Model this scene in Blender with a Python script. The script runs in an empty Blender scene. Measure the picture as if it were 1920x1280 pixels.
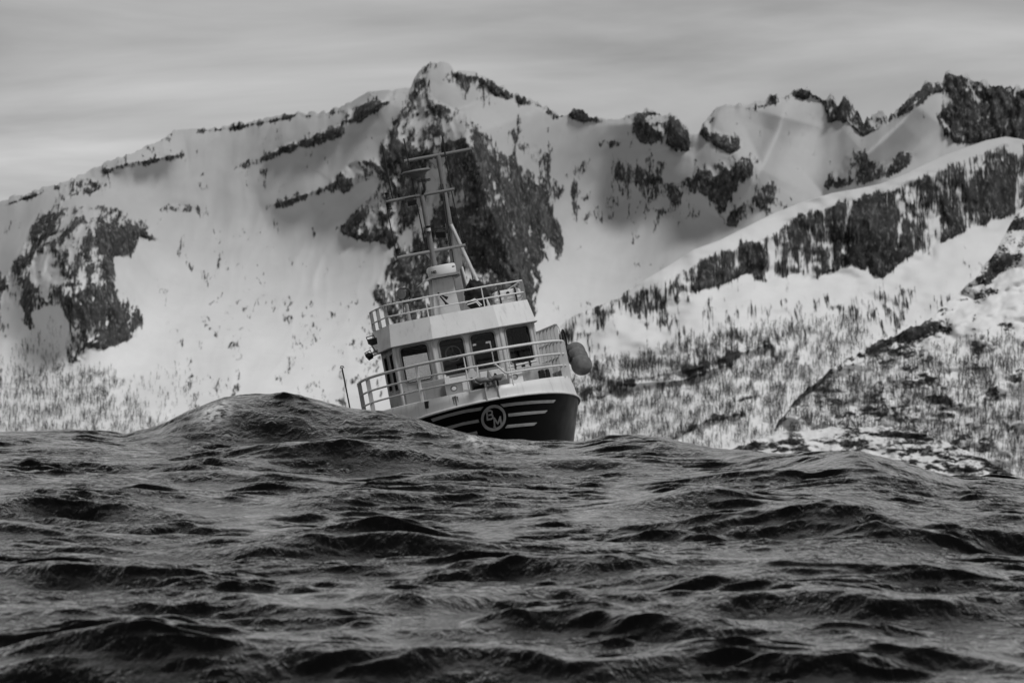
import bpy, bmesh, math, random
import numpy as np
from mathutils import Matrix, Vector

# ------------------------------------------------------------------ camera
SC = bpy.context.scene
W, H = 1920.0, 1280.0              # pixel frame of the photograph
LENS, SENSOR = 200.0, 36.0
F = W * LENS / SENSOR              # focal length in photograph pixels
EYE_ROW = 895.0                    # row of eye level
HC = 2.3                           # camera height above mean sea level
PITCH = math.atan((EYE_ROW - H / 2) / F)
CAM_M = (Matrix.Translation((0, 0, HC)) @
         Matrix.Rotation(math.pi / 2 + PITCH, 4, 'X'))
cam_d = bpy.data.cameras.new('camera')
cam_d.lens = LENS
cam_d.sensor_width = SENSOR
cam_d.sensor_fit = 'HORIZONTAL'
cam_d.clip_start = 0.5
cam_d.clip_end = 60000.0
cam_d.dof.use_dof = True
cam_d.dof.focus_distance = 160.0
cam_d.dof.aperture_fstop = 3.5
cam = bpy.data.objects.new('camera', cam_d)
cam.matrix_world = CAM_M
SC.collection.objects.link(cam)
SC.camera = cam

# ------------------------------------------------------------------ world
SUN_EL, SUN_AZ = math.radians(54), math.radians(132)   # azimuth from +Y clockwise: behind the camera, well to its right
wd = bpy.data.worlds.new('World')
SC.world = wd
wd.use_nodes = True
wt = wd.node_tree
wt.nodes.clear()


def wn(kind, **kw):
    n = wt.nodes.new(kind)
    for k, v in kw.items():
        setattr(n, k, v)
    return n


sky = wn('ShaderNodeTexSky', sky_type='NISHITA', sun_disc=False)
sky.sun_elevation = SUN_EL
sky.sun_rotation = SUN_AZ
sky.dust_density = 1.5
sky.air_density = 1.0
bw = wn('ShaderNodeSeparateColor')               # black-and-white film behind a red filter: neutral light, a dark zenith
wt.links.new(sky.outputs['Color'], bw.inputs['Color'])
tc = wn('ShaderNodeTexCoord')
mp = wn('ShaderNodeMapping')
mp.inputs['Scale'].default_value = (6.0, 6.0, 36.0)
mp.inputs['Location'].default_value = (3.4, 1.7, 0.2)
wt.links.new(tc.outputs['Generated'], mp.inputs['Vector'])
nz = wn('ShaderNodeTexNoise')
nz.inputs['Scale'].default_value = 1.0
nz.inputs['Detail'].default_value = 7.0
nz.inputs['Roughness'].default_value = 0.52
nz.inputs['Distortion'].default_value = 0.8
wt.links.new(mp.outputs['Vector'], nz.inputs['Vector'])
rmp = wn('ShaderNodeMapRange')
rmp.inputs['From Min'].default_value = 0.3
rmp.inputs['From Max'].default_value = 0.7
rmp.inputs['To Min'].default_value = 0.62
rmp.inputs['To Max'].default_value = 1.42
wt.links.new(nz.outputs['Fac'], rmp.inputs['Value'])
# layered stratus evens out the clear-sky luminance
mixl = wn('ShaderNodeMix', data_type='FLOAT')
mixl.inputs[0].default_value = 0.7
mixl.inputs[3].default_value = 5.2
wt.links.new(bw.outputs['Red'], mixl.inputs[2])
# the stratus thins towards a dark zenith, the same all round
sepd = wn('ShaderNodeSeparateXYZ')
wt.links.new(tc.outputs['Generated'], sepd.inputs[0])
mist = wn('ShaderNodeMapRange', interpolation_type='SMOOTHERSTEP')
mist.inputs['From Min'].default_value = 0.0
mist.inputs['From Max'].default_value = 0.85
mist.inputs['To Min'].default_value = 1.0
mist.inputs['To Max'].default_value = 0.35
wt.links.new(sepd.outputs['Z'], mist.inputs['Value'])
mul0 = wn('ShaderNodeMath', operation='MULTIPLY')
wt.links.new(mixl.outputs[0], mul0.inputs[0])
wt.links.new(mist.outputs['Result'], mul0.inputs[1])
# and is palest in the mist along the horizon
low = wn('ShaderNodeMapRange', interpolation_type='SMOOTHSTEP')
low.inputs['From Min'].default_value = 0.0
low.inputs['From Max'].default_value = 0.14
low.inputs['To Min'].default_value = 1.5
low.inputs['To Max'].default_value = 1.0
wt.links.new(sepd.outputs['Z'], low.inputs['Value'])
mul1 = wn('ShaderNodeMath', operation='MULTIPLY')
wt.links.new(mul0.outputs[0], mul1.inputs[0])
wt.links.new(low.outputs['Result'], mul1.inputs[1])
mul = wn('ShaderNodeMath', operation='MULTIPLY')
wt.links.new(mul1.outputs[0], mul.inputs[0])
wt.links.new(rmp.outputs['Result'], mul.inputs[1])
bg = wn('ShaderNodeBackground')
bg.inputs['Strength'].default_value = 0.071
wo = wn('ShaderNodeOutputWorld')
wt.links.new(mul.outputs[0], bg.inputs['Color'])
wt.links.new(bg.outputs[0], wo.inputs['Surface'])

# ------------------------------------------------------------------ sun
sun_d = bpy.data.lights.new('sun', 'SUN')
sun_d.energy = 1.5
sun_d.angle = math.radians(16)
sun_d.color = (1, 1, 1)
sun = bpy.data.objects.new('sun', sun_d)
sdir = Vector((math.sin(SUN_AZ) * math.cos(SUN_EL), math.cos(SUN_AZ) * math.cos(SUN_EL), math.sin(SUN_EL)))
sun.rotation_euler = sdir.to_track_quat('Z', 'Y').to_euler()
sun.location = (60, -60, 80)
SC.collection.objects.link(sun)

# ------------------------------------------------------------------ exposure
SC.view_settings.view_transform = 'Standard'
SC.view_settings.look = 'None'
SC.view_settings.exposure = 0.28
SC.view_settings.gamma = 1.0
SC.view_settings.use_curve_mapping = False
SC.cycles.max_bounces = 6
SC.cycles.caustics_reflective = False
SC.cycles.caustics_refractive = False


def at(px, py, Y):
    """the point at distance Y along the ray of a photograph pixel"""
    d = CAM_M.to_3x3() @ Vector((px - W / 2, H / 2 - py, -F))
    return Vector((0, 0, HC)) + d * (Y / d.y)


COSP, SINP = math.cos(PITCH), math.sin(PITCH)


def at_np(px, py, Y):
    a, b = px - W / 2, H / 2 - py
    dy = F * COSP - b * SINP
    dz = F * SINP + b * COSP
    return a / dy * Y, Y, HC + dz / dy * Y


# ------------------------------------------------------------------ numpy noise
_P = np.random.RandomState(7).permutation(512).astype(np.int64)
_P = np.concatenate([_P, _P, _P])
_G = np.random.RandomState(11).uniform(0, 2 * np.pi, 512)
_GX, _GY = np.cos(_G), np.sin(_G)


def perlin(x, y, seed=0):
    x = np.asarray(x, float); y = np.asarray(y, float)
    xi = np.floor(x).astype(np.int64); yi = np.floor(y).astype(np.int64)
    xf = x - xi; yf = y - yi
    u = xf * xf * xf * (xf * (xf * 6 - 15) + 10)
    v = yf * yf * yf * (yf * (yf * 6 - 15) + 10)

    def g(ix, iy, fx, fy):
        h = _P[(_P[(ix + seed * 37) & 511] + iy) & 511]
        return _GX[h] * fx + _GY[h] * fy
    a = g(xi, yi, xf, yf); b = g(xi + 1, yi, xf - 1, yf)
    c = g(xi, yi + 1, xf, yf - 1); d = g(xi + 1, yi + 1, xf - 1, yf - 1)
    return (a + u * (b - a) + v * ((c + u * (d - c)) - (a + u * (b - a)))) * 1.5


def fbm(x, y, octv=4, seed=0, gain=0.5):
    s = 0; a = 1; t = 0
    for i in range(octv):
        s = s + a * perlin(x * 2 ** i, y * 2 ** i, seed + i * 3)
        t += a; a *= gain
    return s / t * 1.4


def ridged(x, y, octv=4, seed=0):
    s = 0; a = 1; t = 0
    for i in range(octv):
        s = s + a * (1 - np.abs(perlin(x * 2 ** i, y * 2 ** i, seed + i * 5)) * 1.6)
        t += a; a *= 0.5
    return s / t


def sstep(a, b, x):
    t = np.clip((x - a) / (b - a), 0, 1)
    return t * t * (3 - 2 * t)


# ------------------------------------------------------------------ objects and materials
def link(o, parent=None, label=None, cat=None, group=None, kind=None):
    SC.collection.objects.link(o)
    if parent is not None:
        o.parent = parent
    if label:
        o['label'] = label
    if cat:
        o['category'] = cat
    if group:
        o['group'] = group
    if kind:
        o['kind'] = kind
    return o


def np_mesh(name, co, quads=None, tris=None, smooth=True, attrs=None):
    me = bpy.data.meshes.new(name)
    n = len(co)
    me.vertices.add(n)
    me.vertices.foreach_set('co', np.ascontiguousarray(co, np.float32).ravel())
    q = np.zeros((0, 4), np.int32) if quads is None else np.asarray(quads, np.int32)
    t = np.zeros((0, 3), np.int32) if tris is None else np.asarray(tris, np.int32)
    me.loops.add(q.size + t.size)
    me.loops.foreach_set('vertex_index', np.concatenate([q.ravel(), t.ravel()]).astype(np.int32))
    me.polygons.add(len(q) + len(t))
    st = np.concatenate([np.arange(len(q)) * 4, q.size + np.arange(len(t)) * 3]).astype(np.int32)
    me.polygons.foreach_set('loop_start', st)
    me.polygons.foreach_set('use_smooth', np.full(len(q) + len(t), smooth, bool))
    for k, v in (attrs or {}).items():
        a = me.attributes.new(k, 'FLOAT', 'POINT')
        a.data.foreach_set('value', np.ascontiguousarray(v, np.float32).ravel())
    me.update(calc_edges=True)
    me.validate()
    return me


def grid_quads(nr, nc):
    i = np.arange(nr - 1)[:, None] * nc + np.arange(nc - 1)[None, :]
    return np.stack([i, i + 1, i + 1 + nc, i + nc], -1).reshape(-1, 4)


class Mat:
    """a small wrapper round a node material"""

    def __init__(self, name):
        self.m = bpy.data.materials.new(name)
        self.m.use_nodes = True
        self.t = self.m.node_tree
        self.b = self.t.nodes['Principled BSDF']
        self.out = self.t.nodes['Material Output']

    def n(self, kind, **kw):
        nd = self.t.nodes.new(kind)
        for k, v in kw.items():
            setattr(nd, k, v)
        return nd

    def l(self, a, b):
        self.t.links.new(a, b)

    def math(self, op, a, b=None, clamp=False):
        nd = self.n('ShaderNodeMath', operation=op, use_clamp=clamp)
        for i, v in enumerate((a, b)):
            if v is None:
                continue
            if isinstance(v, (int, float)):
                nd.inputs[i].default_value = v
            else:
                self.l(v, nd.inputs[i])
        return nd.outputs[0]

    def rng(self, v, a, b, c, d, smooth=False):
        nd = self.n('ShaderNodeMapRange')
        if smooth:
            nd.interpolation_type = 'SMOOTHSTEP'
        for i, x in enumerate((a, b, c, d)):
            if isinstance(x, (int, float)):
                nd.inputs[i + 1].default_value = x
            else:
                self.l(x, nd.inputs[i + 1])
        self.l(v, nd.inputs[0])
        return nd.outputs[0]

    def noise(self, vec, scale=1.0, detail=4.0, rough=0.55, dist=0.0):
        nd = self.n('ShaderNodeTexNoise')
        nd.inputs['Scale'].default_value = scale
        nd.inputs['Detail'].default_value = detail
        nd.inputs['Roughness'].default_value = rough
        nd.inputs['Distortion'].default_value = dist
        if vec is not None:
            self.l(vec, nd.inputs['Vector'])
        return nd.outputs['Fac']

    def mapping(self, vec, scale=(1, 1, 1), rot=(0, 0, 0), loc=(0, 0, 0)):
        nd = self.n('ShaderNodeMapping')
        nd.inputs['Scale'].default_value = scale
        nd.inputs['Rotation'].default_value = rot
        nd.inputs['Location'].default_value = loc
        self.l(vec, nd.inputs['Vector'])
        return nd.outputs[0]

    def pos(self):
        return self.n('ShaderNodeNewGeometry').outputs['Position']

    def obj(self):
        return self.n('ShaderNodeTexCoord').outputs['Object']

    def attr(self, name):
        return self.n('ShaderNodeAttribute', attribute_name=name).outputs['Fac']

    def mixf(self, f, a, b):
        nd = self.n('ShaderNodeMix', data_type='FLOAT')
        for i, v in ((0, f), (2, a), (3, b)):
            if isinstance(v, (int, float)):
                nd.inputs[i].default_value = v
            else:
                self.l(v, nd.inputs[i])
        return nd.outputs[0]

    def grey(self, v):
        """drive the base colour with one neutral value"""
        nd = self.n('ShaderNodeCombineColor')
        for i in range(3):
            if isinstance(v, (int, float)):
                nd.inputs[i].default_value = v
            else:
                self.l(v, nd.inputs[i])
        self.l(nd.outputs[0], self.b.inputs['Base Color'])

    def set(self, k, v):
        if isinstance(v, (int, float, tuple)):
            self.b.inputs[k].default_value = v
        else:
            self.l(v, self.b.inputs[k])

    def bump(self, h, strength=0.3, dist=0.1):
        nd = self.n('ShaderNodeBump')
        nd.inputs['Strength'].default_value = strength
        nd.inputs['Distance'].default_value = dist
        self.l(h, nd.inputs['Height'])
        self.l(nd.outputs[0], self.b.inputs['Normal'])


# ------------------------------------------------------------------ the mountains
# maps over the photograph frame, one cell per 2 pixels, from which every slope takes where rock shows and how steep it is
MX0, MY0, MC = -160, 60, 2
MNX, MNY = (2080 - MX0) // MC, (960 - MY0) // MC
_gx, _gy = np.meshgrid(MX0 + MC * np.arange(MNX), MY0 + MC * np.arange(MNY))


def fill(m, poly, val, mode='max'):
    p = np.array(poly, float)
    x0, y0 = p.min(0); x1, y1 = p.max(0)
    i0 = max(int((x0 - MX0) / MC), 0); i1 = min(int((x1 - MX0) / MC) + 2, MNX)
    j0 = max(int((y0 - MY0) / MC), 0); j1 = min(int((y1 - MY0) / MC) + 2, MNY)
    gx, gy = _gx[j0:j1, i0:i1], _gy[j0:j1, i0:i1]
    ins = np.zeros(gx.shape, bool)
    for a, b in zip(p, np.roll(p, -1, 0)):
        if a[1] == b[1]:
            continue
        c = (a[1] > gy) != (b[1] > gy)
        ins ^= c & (gx < (b[0] - a[0]) * (gy - a[1]) / (b[1] - a[1]) + a[0])
    s = m[j0:j1, i0:i1]
    s[ins] = np.maximum(s[ins], val) if mode == 'max' else val


def blur(m, r):
    r = int(max(1, round(r / MC)))
    for ax in (0, 1):
        for _ in range(2):
            p = np.pad(m, [(r + 1, r) if k == ax else (0, 0) for k in (0, 1)], 'edge')
            c = np.cumsum(p, ax)
            n = m.shape[ax]
            hi = np.take(c, np.arange(2 * r + 1, 2 * r + 1 + n), ax)
            lo = np.take(c, np.arange(0, n), ax)
            m = (hi - lo) / (2 * r + 1)
    return m


def sample(m, px, py):
    fx = np.clip((px - MX0) / MC, 0, MNX - 1.001); fy = np.clip((py - MY0) / MC, 0, MNY - 1.001)
    i = fx.astype(int); j = fy.astype(int); u = fx - i; v = fy - j
    return (m[j, i] * (1 - u) * (1 - v) + m[j, i + 1] * u * (1 - v) + m[j + 1, i] * (1 - u) * v + m[j + 1, i + 1] * u * v)


def line_dist(px, py, pts):
    """distance in pixels to a polyline, and how far along it"""
    best = np.full(np.shape(px), 1e9); tt = np.zeros(np.shape(px))
    n = len(pts) - 1
    for k in range(n):
        (ax, ay), (bx, by) = pts[k], pts[k + 1]
        dx, dy = bx - ax, by - ay
        t = np.clip(((px - ax) * dx + (py - ay) * dy) / (dx * dx + dy * dy), 0, 1)
        d = np.hypot(px - ax - t * dx, py - ay - t * dy)
        m = d < best
        best = np.where(m, d, best); tt = np.where(m, (k + t) / n, tt)
    return best, tt


def polyline_map(m, pts, width, val):
    d, _ = line_dist(_gx, _gy, pts)
    np.maximum(m, val * np.clip(1.5 - d / width, 0, 1), out=m)


# ---- rock cover, far range
rk1 = np.zeros((MNY, MNX))
fill(rk1, [(400, 540), (760, 560), (760, 780), (330, 790), (300, 640)], .2)
fill(rk1, [(260, 440), (420, 470), (400, 540), (300, 560)], .2)
fill(rk1, [(880, 140), (1000, 220), (1120, 380), (1060, 400), (900, 220)], .24)
fill(rk1, [(1060, 300), (1500, 300), (1500, 420), (1060, 420)], .24)
for poly, v in [
    ([(785, 135), (800, 150), (812, 185), (836, 198), (870, 210), (904, 236), (950, 291), (1005, 325), (1022, 350), (1047, 413),
      (1060, 455), (1051, 481), (1005, 493), (1022, 519), (1007, 545), (1005, 590), (960, 620), (760, 640), (714, 569), (690, 544),
      (718, 510), (722, 476), (726, 455), (684, 453), (619, 430), (660, 405), (705, 354), (712, 310), (712, 274), (730, 230),
      (755, 200), (769, 164)], .66),
    ([(745, 166), (742, 185), (715, 200), (690, 218), (660, 238), (636, 232), (650, 205), (690, 190), (720, 186)], .8),
    ([(498, 294), (520, 275), (560, 260), (600, 245), (640, 232), (655, 250), (600, 268), (550, 282), (505, 300)], .72),
    ([(432, 322), (455, 303), (500, 290), (505, 298), (460, 316)], .42),
    ([(612, 358), (620, 330), (650, 308), (680, 295), (722, 300), (715, 332), (680, 342), (650, 360), (625, 364)], .62),
    ([(490, 386), (540, 368), (590, 352), (612, 352), (600, 364), (540, 388), (500, 394)], .5),
    ([(170, 322), (250, 300), (330, 284), (352, 286), (340, 296), (280, 310), (200, 326)], .64),
    ([(95, 390), (130, 338), (165, 328), (195, 345), (180, 365), (140, 370), (110, 382)], .58),
    ([(0, 383), (60, 360), (130, 342), (128, 350), (60, 372), (0, 392)], .6),
    ([(400, 238), (500, 221), (555, 208), (610, 212), (600, 219), (555, 218), (500, 230), (420, 246)], .52),
    ([(75, 395), (110, 383), (160, 380), (215, 385), (245, 405), (262, 425), (250, 490), (215, 465), (215, 520), (245, 560),
      (280, 600), (270, 628), (235, 640), (200, 655), (165, 650), (160, 680), (130, 685), (118, 655), (130, 600), (100, 570),
      (50, 590), (20, 570), (0, 530), (20, 500), (40, 470)], .62),
    ([(-150, 520), (-60, 470), (0, 500), (20, 560), (-40, 620), (-150, 640)], .5),
    ([(25, 510), (42, 465), (72, 405), (105, 398), (98, 440), (62, 495)], .92),
    ([(185, 440), (255, 420), (252, 492), (205, 470)], .86),
    ([(0, 575), (50, 570), (65, 610), (40, 645), (0, 640)], .42),
    ([(255, 418), (300, 445), (318, 466), (285, 455), (250, 432)], .6),
    ([(290, 392), (330, 376), (370, 384), (388, 402), (340, 400)], .5),
    ([(1063, 218), (1085, 202), (1105, 208), (1128, 222), (1090, 228)], .9),
    ([(1183, 214), (1215, 205), (1262, 213), (1294, 245), (1292, 282), (1268, 288), (1240, 272), (1200, 266), (1188, 240)], .78),
    ([(895, 148), (940, 160), (1037, 203), (1030, 214), (980, 196), (930, 176)], .72),
    ([(846, 122), (880, 131), (892, 160), (872, 192), (853, 170)], .42),
    ([(975, 275), (1000, 268), (1022, 285), (1015, 312), (1000, 312), (985, 296)], .56),
    ([(1042, 345), (1080, 348), (1124, 370), (1100, 378), (1060, 368)], .42),
    ([(1115, 263), (1172, 263), (1168, 277), (1118, 277)], .4),
    ([(1145, 330), (1200, 313), (1244, 340), (1200, 348)], .42),
    ([(1246, 352), (1300, 328), (1330, 308), (1370, 298), (1410, 288), (1428, 300), (1410, 330), (1380, 350), (1357, 398),
      (1338, 392), (1328, 360), (1290, 362), (1267, 392), (1256, 376)], .64),
    ([(1308, 250), (1340, 198), (1348, 212), (1337, 243), (1392, 258), (1392, 282), (1365, 288), (1328, 264)], .74),
    ([(1358, 422), (1385, 388), (1420, 363), (1450, 333), (1458, 355), (1437, 387), (1400, 412), (1370, 428)], .56),
    ([(1438, 180), (1447, 174), (1464, 182), (1450, 188)], .9),
    ([(1486, 180), (1505, 162), (1537, 178), (1515, 186)], .85),
    ([(1546, 190), (1560, 176), (1572, 195), (1582, 180), (1605, 195), (1624, 225), (1612, 252), (1590, 232), (1570, 226), (1550, 232)], .8),
    ([(1613, 235), (1640, 216), (1665, 210), (1690, 198), (1735, 150), (1762, 155), (1770, 170), (1742, 180), (1702, 212), (1650, 242), (1613, 260)], .82),
    ([(1768, 138), (1800, 136), (1850, 152), (1920, 163), (2100, 185), (2100, 320), (1920, 275), (1850, 262), (1800, 270), (1770, 252), (1755, 215), (1775, 190)], .74),
    ([(1538, 358), (1580, 288), (1620, 276), (1632, 308), (1700, 283), (1728, 290), (1690, 322), (1620, 345)], .54),
]:
    fill(rk1, poly, v)
fill(rk1, [(904, 240), (950, 291), (1005, 325), (1047, 413), (1060, 455), (1050, 490), (1005, 493), (960, 430), (920, 330), (890, 270)], .6, 'set')
fill(rk1, [(866, 290), (892, 276), (922, 340), (960, 440), (1000, 520), (1005, 590), (930, 600), (880, 490), (868, 380)], .93, 'set')
fill(rk1, [(722, 478), (760, 428), (800, 388), (818, 398), (778, 442), (735, 484)], .2, 'set')
fill(rk1, [(795, 330), (830, 240), (850, 250), (828, 330), (808, 400)], .42, 'set')
CREST_ROCK = [([(-160, 424), (0, 384), (60, 364), (130, 345)], .56), ([(180, 320), (250, 293), (328, 250)], .46), ([(375, 246), (420, 242), (500, 228), (555, 216), (600, 219), (650, 203)], .58),
              ([(785, 142), (800, 130), (825, 121)], .55), ([(852, 137), (880, 141), (900, 145), (940, 168), (1030, 211)], .66), ([(1040, 218), (1080, 212), (1120, 226), (1165, 226), (1185, 218)], .6),
              ([(1345, 206), (1400, 202), (1435, 197), (1465, 189), (1505, 172), (1548, 192)], .6), ([(1600, 203), (1640, 225), (1680, 209), (1735, 160), (1768, 168)], .78), ([(1790, 146), (1920, 173), (2080, 195)], .8)]
for pts_, v_ in CREST_ROCK:
    polyline_map(rk1, pts_, 5, v_)
rk1s = blur(rk1, 4)

# ---- rock cover, cliff ridge
rk3 = np.zeros((MNY, MNX))
fill(rk3, [(1000, 560), (1500, 560), (1900, 480), (1900, 620), (1400, 700), (1000, 720)], .25)
for poly, v in [
    ([(1040, 622), (1100, 580), (1200, 535), (1260, 515), (1270, 560), (1240, 572), (1200, 604), (1160, 592), (1120, 624), (1075, 645)], .46),
    ([(1240, 520), (1290, 500), (1360, 466), (1440, 440), (1500, 400), (1600, 372), (1680, 350), (1760, 318), (1820, 288), (1890, 266), (1906, 300),
      (1903, 400), (1850, 420), (1800, 440), (1760, 460), (1750, 488), (1720, 470), (1690, 490), (1660, 522), (1640, 518), (1600, 496),
      (1560, 512), (1520, 528), (1490, 512), (1455, 528), (1430, 534), (1400, 512), (1360, 532), (1310, 545), (1290, 574), (1262, 562), (1250, 535)], .69),
    ([(1480, 425), (1560, 388), (1655, 372), (1664, 400), (1722, 420), (1720, 455), (1662, 505), (1640, 505), (1600, 484), (1522, 515), (1492, 500)], .88),
    ([(1850, 290), (1895, 275), (1904, 300), (1902, 395), (1860, 405), (1845, 350)], .93),
    ([(1910, 270), (2060, 250), (2060, 420), (1912, 395)], .6),
]:
    fill(rk3, poly, v)
for x, y0, y1 in [(1590, 380, 480), (1450, 450, 520), (1690, 380, 470), (1760, 340, 430), (1385, 470, 510)]:   # snow gullies down the wall
    fill(rk3, [(x - 4, y0), (x + 6, y0), (x - 2, y1), (x - 13, y1)], .22, 'set')
for pts, w_, v in [
    ([(1090, 738), (1150, 716), (1230, 700), (1300, 690), (1370, 668), (1440, 645)], 6, .8),
    ([(1090, 752), (1130, 742), (1170, 718), (1225, 727), (1280, 712), (1330, 690), (1370, 680)], 5, .75),
    ([(1262, 822), (1300, 798), (1335, 783), (1392, 774)], 6, .8),
    ([(1375, 752), (1400, 744), (1425, 742)], 5, .7),
    ([(1430, 700), (1470, 694), (1500, 690)], 4, .6),
]:
    polyline_map(rk3, pts, w_, v)
rk3s = blur(rk3, 3)

# ---- rock cover, near hill and shore mound
rk4 = np.full((MNY, MNX), .28)
for poly, v in [
    ([(1826, 526), (1870, 465), (1920, 395), (2060, 290), (2060, 480), (1920, 470), (1890, 502), (1850, 534)], .66),
    ([(1690, 606), (1760, 568), (1830, 526), (1860, 556), (1800, 600), (1750, 640), (1700, 650)], .4),
    ([(1866, 606), (1885, 598), (1908, 612), (1904, 634), (1884, 638)], .95),
    ([(1660, 655), (1690, 642), (1720, 660), (1680, 668)], .6),
    ([(1740, 742), (1790, 738), (1785, 750), (1745, 752)], .75),
    ([(1640, 770), (1700, 765), (1690, 778), (1650, 780)], .65),
    ([(1830, 780), (1920, 790), (1920, 820), (1850, 805)], .55),
    ([(1690, 800), (1760, 800), (1840, 815), (1920, 850), (1920, 860), (1830, 826), (1760, 812)], .6),
]:
    fill(rk4, poly, v)
polyline_map(rk4, [(1450, 805), (1462, 785), (1500, 738), (1560, 690), (1650, 640), (1740, 600)], 9, .9)
rk4s = blur(rk4, 3)
rk5 = np.full((MNY, MNX), .47)
polyline_map(rk5, [(1835, 855), (1870, 870), (1930, 905)], 9, .9)
rk5s = blur(rk5, 3)

# ---- woods
wd1 = np.zeros((MNY, MNX))
fill(wd1, [(-160, 720), (0, 690), (60, 700), (130, 692), (200, 700), (250, 745), (300, 790), (320, 830), (-160, 860)], .75)
fill(wd1, [(60, 760), (90, 700), (130, 694), (200, 704), (215, 740), (150, 760)], 1.0)
fill(wd1, [(0, 690), (100, 600), (160, 640), (110, 700)], .25)
fill(wd1, [(250, 720), (330, 690), (420, 760), (360, 800), (300, 790)], .12)
wd1 = blur(wd1, 9)
wd3 = np.zeros((MNY, MNX))
fill(wd3, [(760, 860), (850, 800), (930, 740), (1000, 715), (1085, 705), (1150, 690), (1250, 655), (1330, 640), (1400, 625), (1500, 612), (1560, 625), (1600, 640), (1560, 690), (1470, 770),
           (1440, 830), (1000, 870)], .5)
fill(wd3, [(1085, 700), (1240, 660), (1340, 640), (1430, 640), (1340, 690), (1200, 705), (1090, 735)], .85)
fill(wd3, [(1500, 615), (1600, 600), (1640, 630), (1560, 680), (1500, 680)], .5)
fill(wd3, [(1400, 700), (1540, 690), (1470, 770), (1400, 740)], .8)
wd3 = blur(wd3, 8)
wd4 = np.zeros((MNY, MNX))
fill(wd4, [(1450, 820), (1480, 765), (1560, 700), (1640, 680), (1760, 665), (1850, 640), (1930, 640), (2060, 620), (2060, 900), (1450, 900)], .75)
fill(wd4, [(1480, 770), (1560, 700), (1700, 680), (1740, 740), (1640, 780), (1500, 800)], 1.0)
fill(wd4, [(1680, 790), (1800, 780), (1780, 815), (1690, 805)], 1.1)
wd4 = blur(wd4, 8)

CREST1 = [(-400, 470), (-160, 420), (0, 378), (60, 358), (130, 339), (180, 313), (250, 287), (300, 262), (328, 244), (375, 240), (420, 236), (500, 222),
          (555, 210), (600, 213), (650, 196), (690, 172), (745, 167), (770, 163), (785, 135), (800, 122), (825, 113), (843, 119), (852, 130), (880, 134),
          (900, 138), (940, 162), (980, 180), (1030, 204), (1060, 218), (1080, 206), (1100, 210), (1120, 220), (1165, 220), (1185, 211),
          (1215, 207), (1240, 215), (1262, 214), (1285, 235), (1295, 251), (1308, 251), (1330, 215), (1345, 199), (1400, 195), (1435, 191),
          (1445, 178), (1465, 183), (1480, 175), (1505, 164), (1530, 176), (1548, 186), (1560, 178), (1571, 197), (1583, 182), (1600, 195),
          (1618, 226), (1640, 218), (1660, 212), (1665, 222), (1680, 201), (1695, 196), (1735, 152), (1752, 150), (1768, 161), (1771, 138), (1790, 138),
          (1830, 150), (1880, 160), (1920, 165), (2100, 190), (2400, 260)]
CREST3 = [(700, 905), (800, 835), (900, 760), (985, 665), (1040, 617), (1080, 590), (1130, 570), (1200, 530), (1250, 500), (1300, 468), (1350, 450), (1400, 425), (1450, 400),
          (1500, 380), (1560, 362), (1600, 355), (1650, 345), (1700, 325), (1760, 295), (1800, 280), (1850, 263), (1885, 256), (1920, 262), (2100, 235), (2400, 200)]
CREST4 = [(1380, 910), (1405, 885), (1440, 832), (1460, 790), (1500, 740), (1560, 690), (1650, 640), (1740, 600), (1780, 565), (1830, 520), (1870, 465), (1900, 410), (1920, 385),
          (2000, 310), (2100, 250), (2400, 180)]
CREST5 = [(1290, 910), (1340, 862), (1380, 838), (1450, 815), (1560, 800), (1680, 800), (1740, 815), (1800, 840), (1850, 862), (1920, 900), (1960, 912)]


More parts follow.
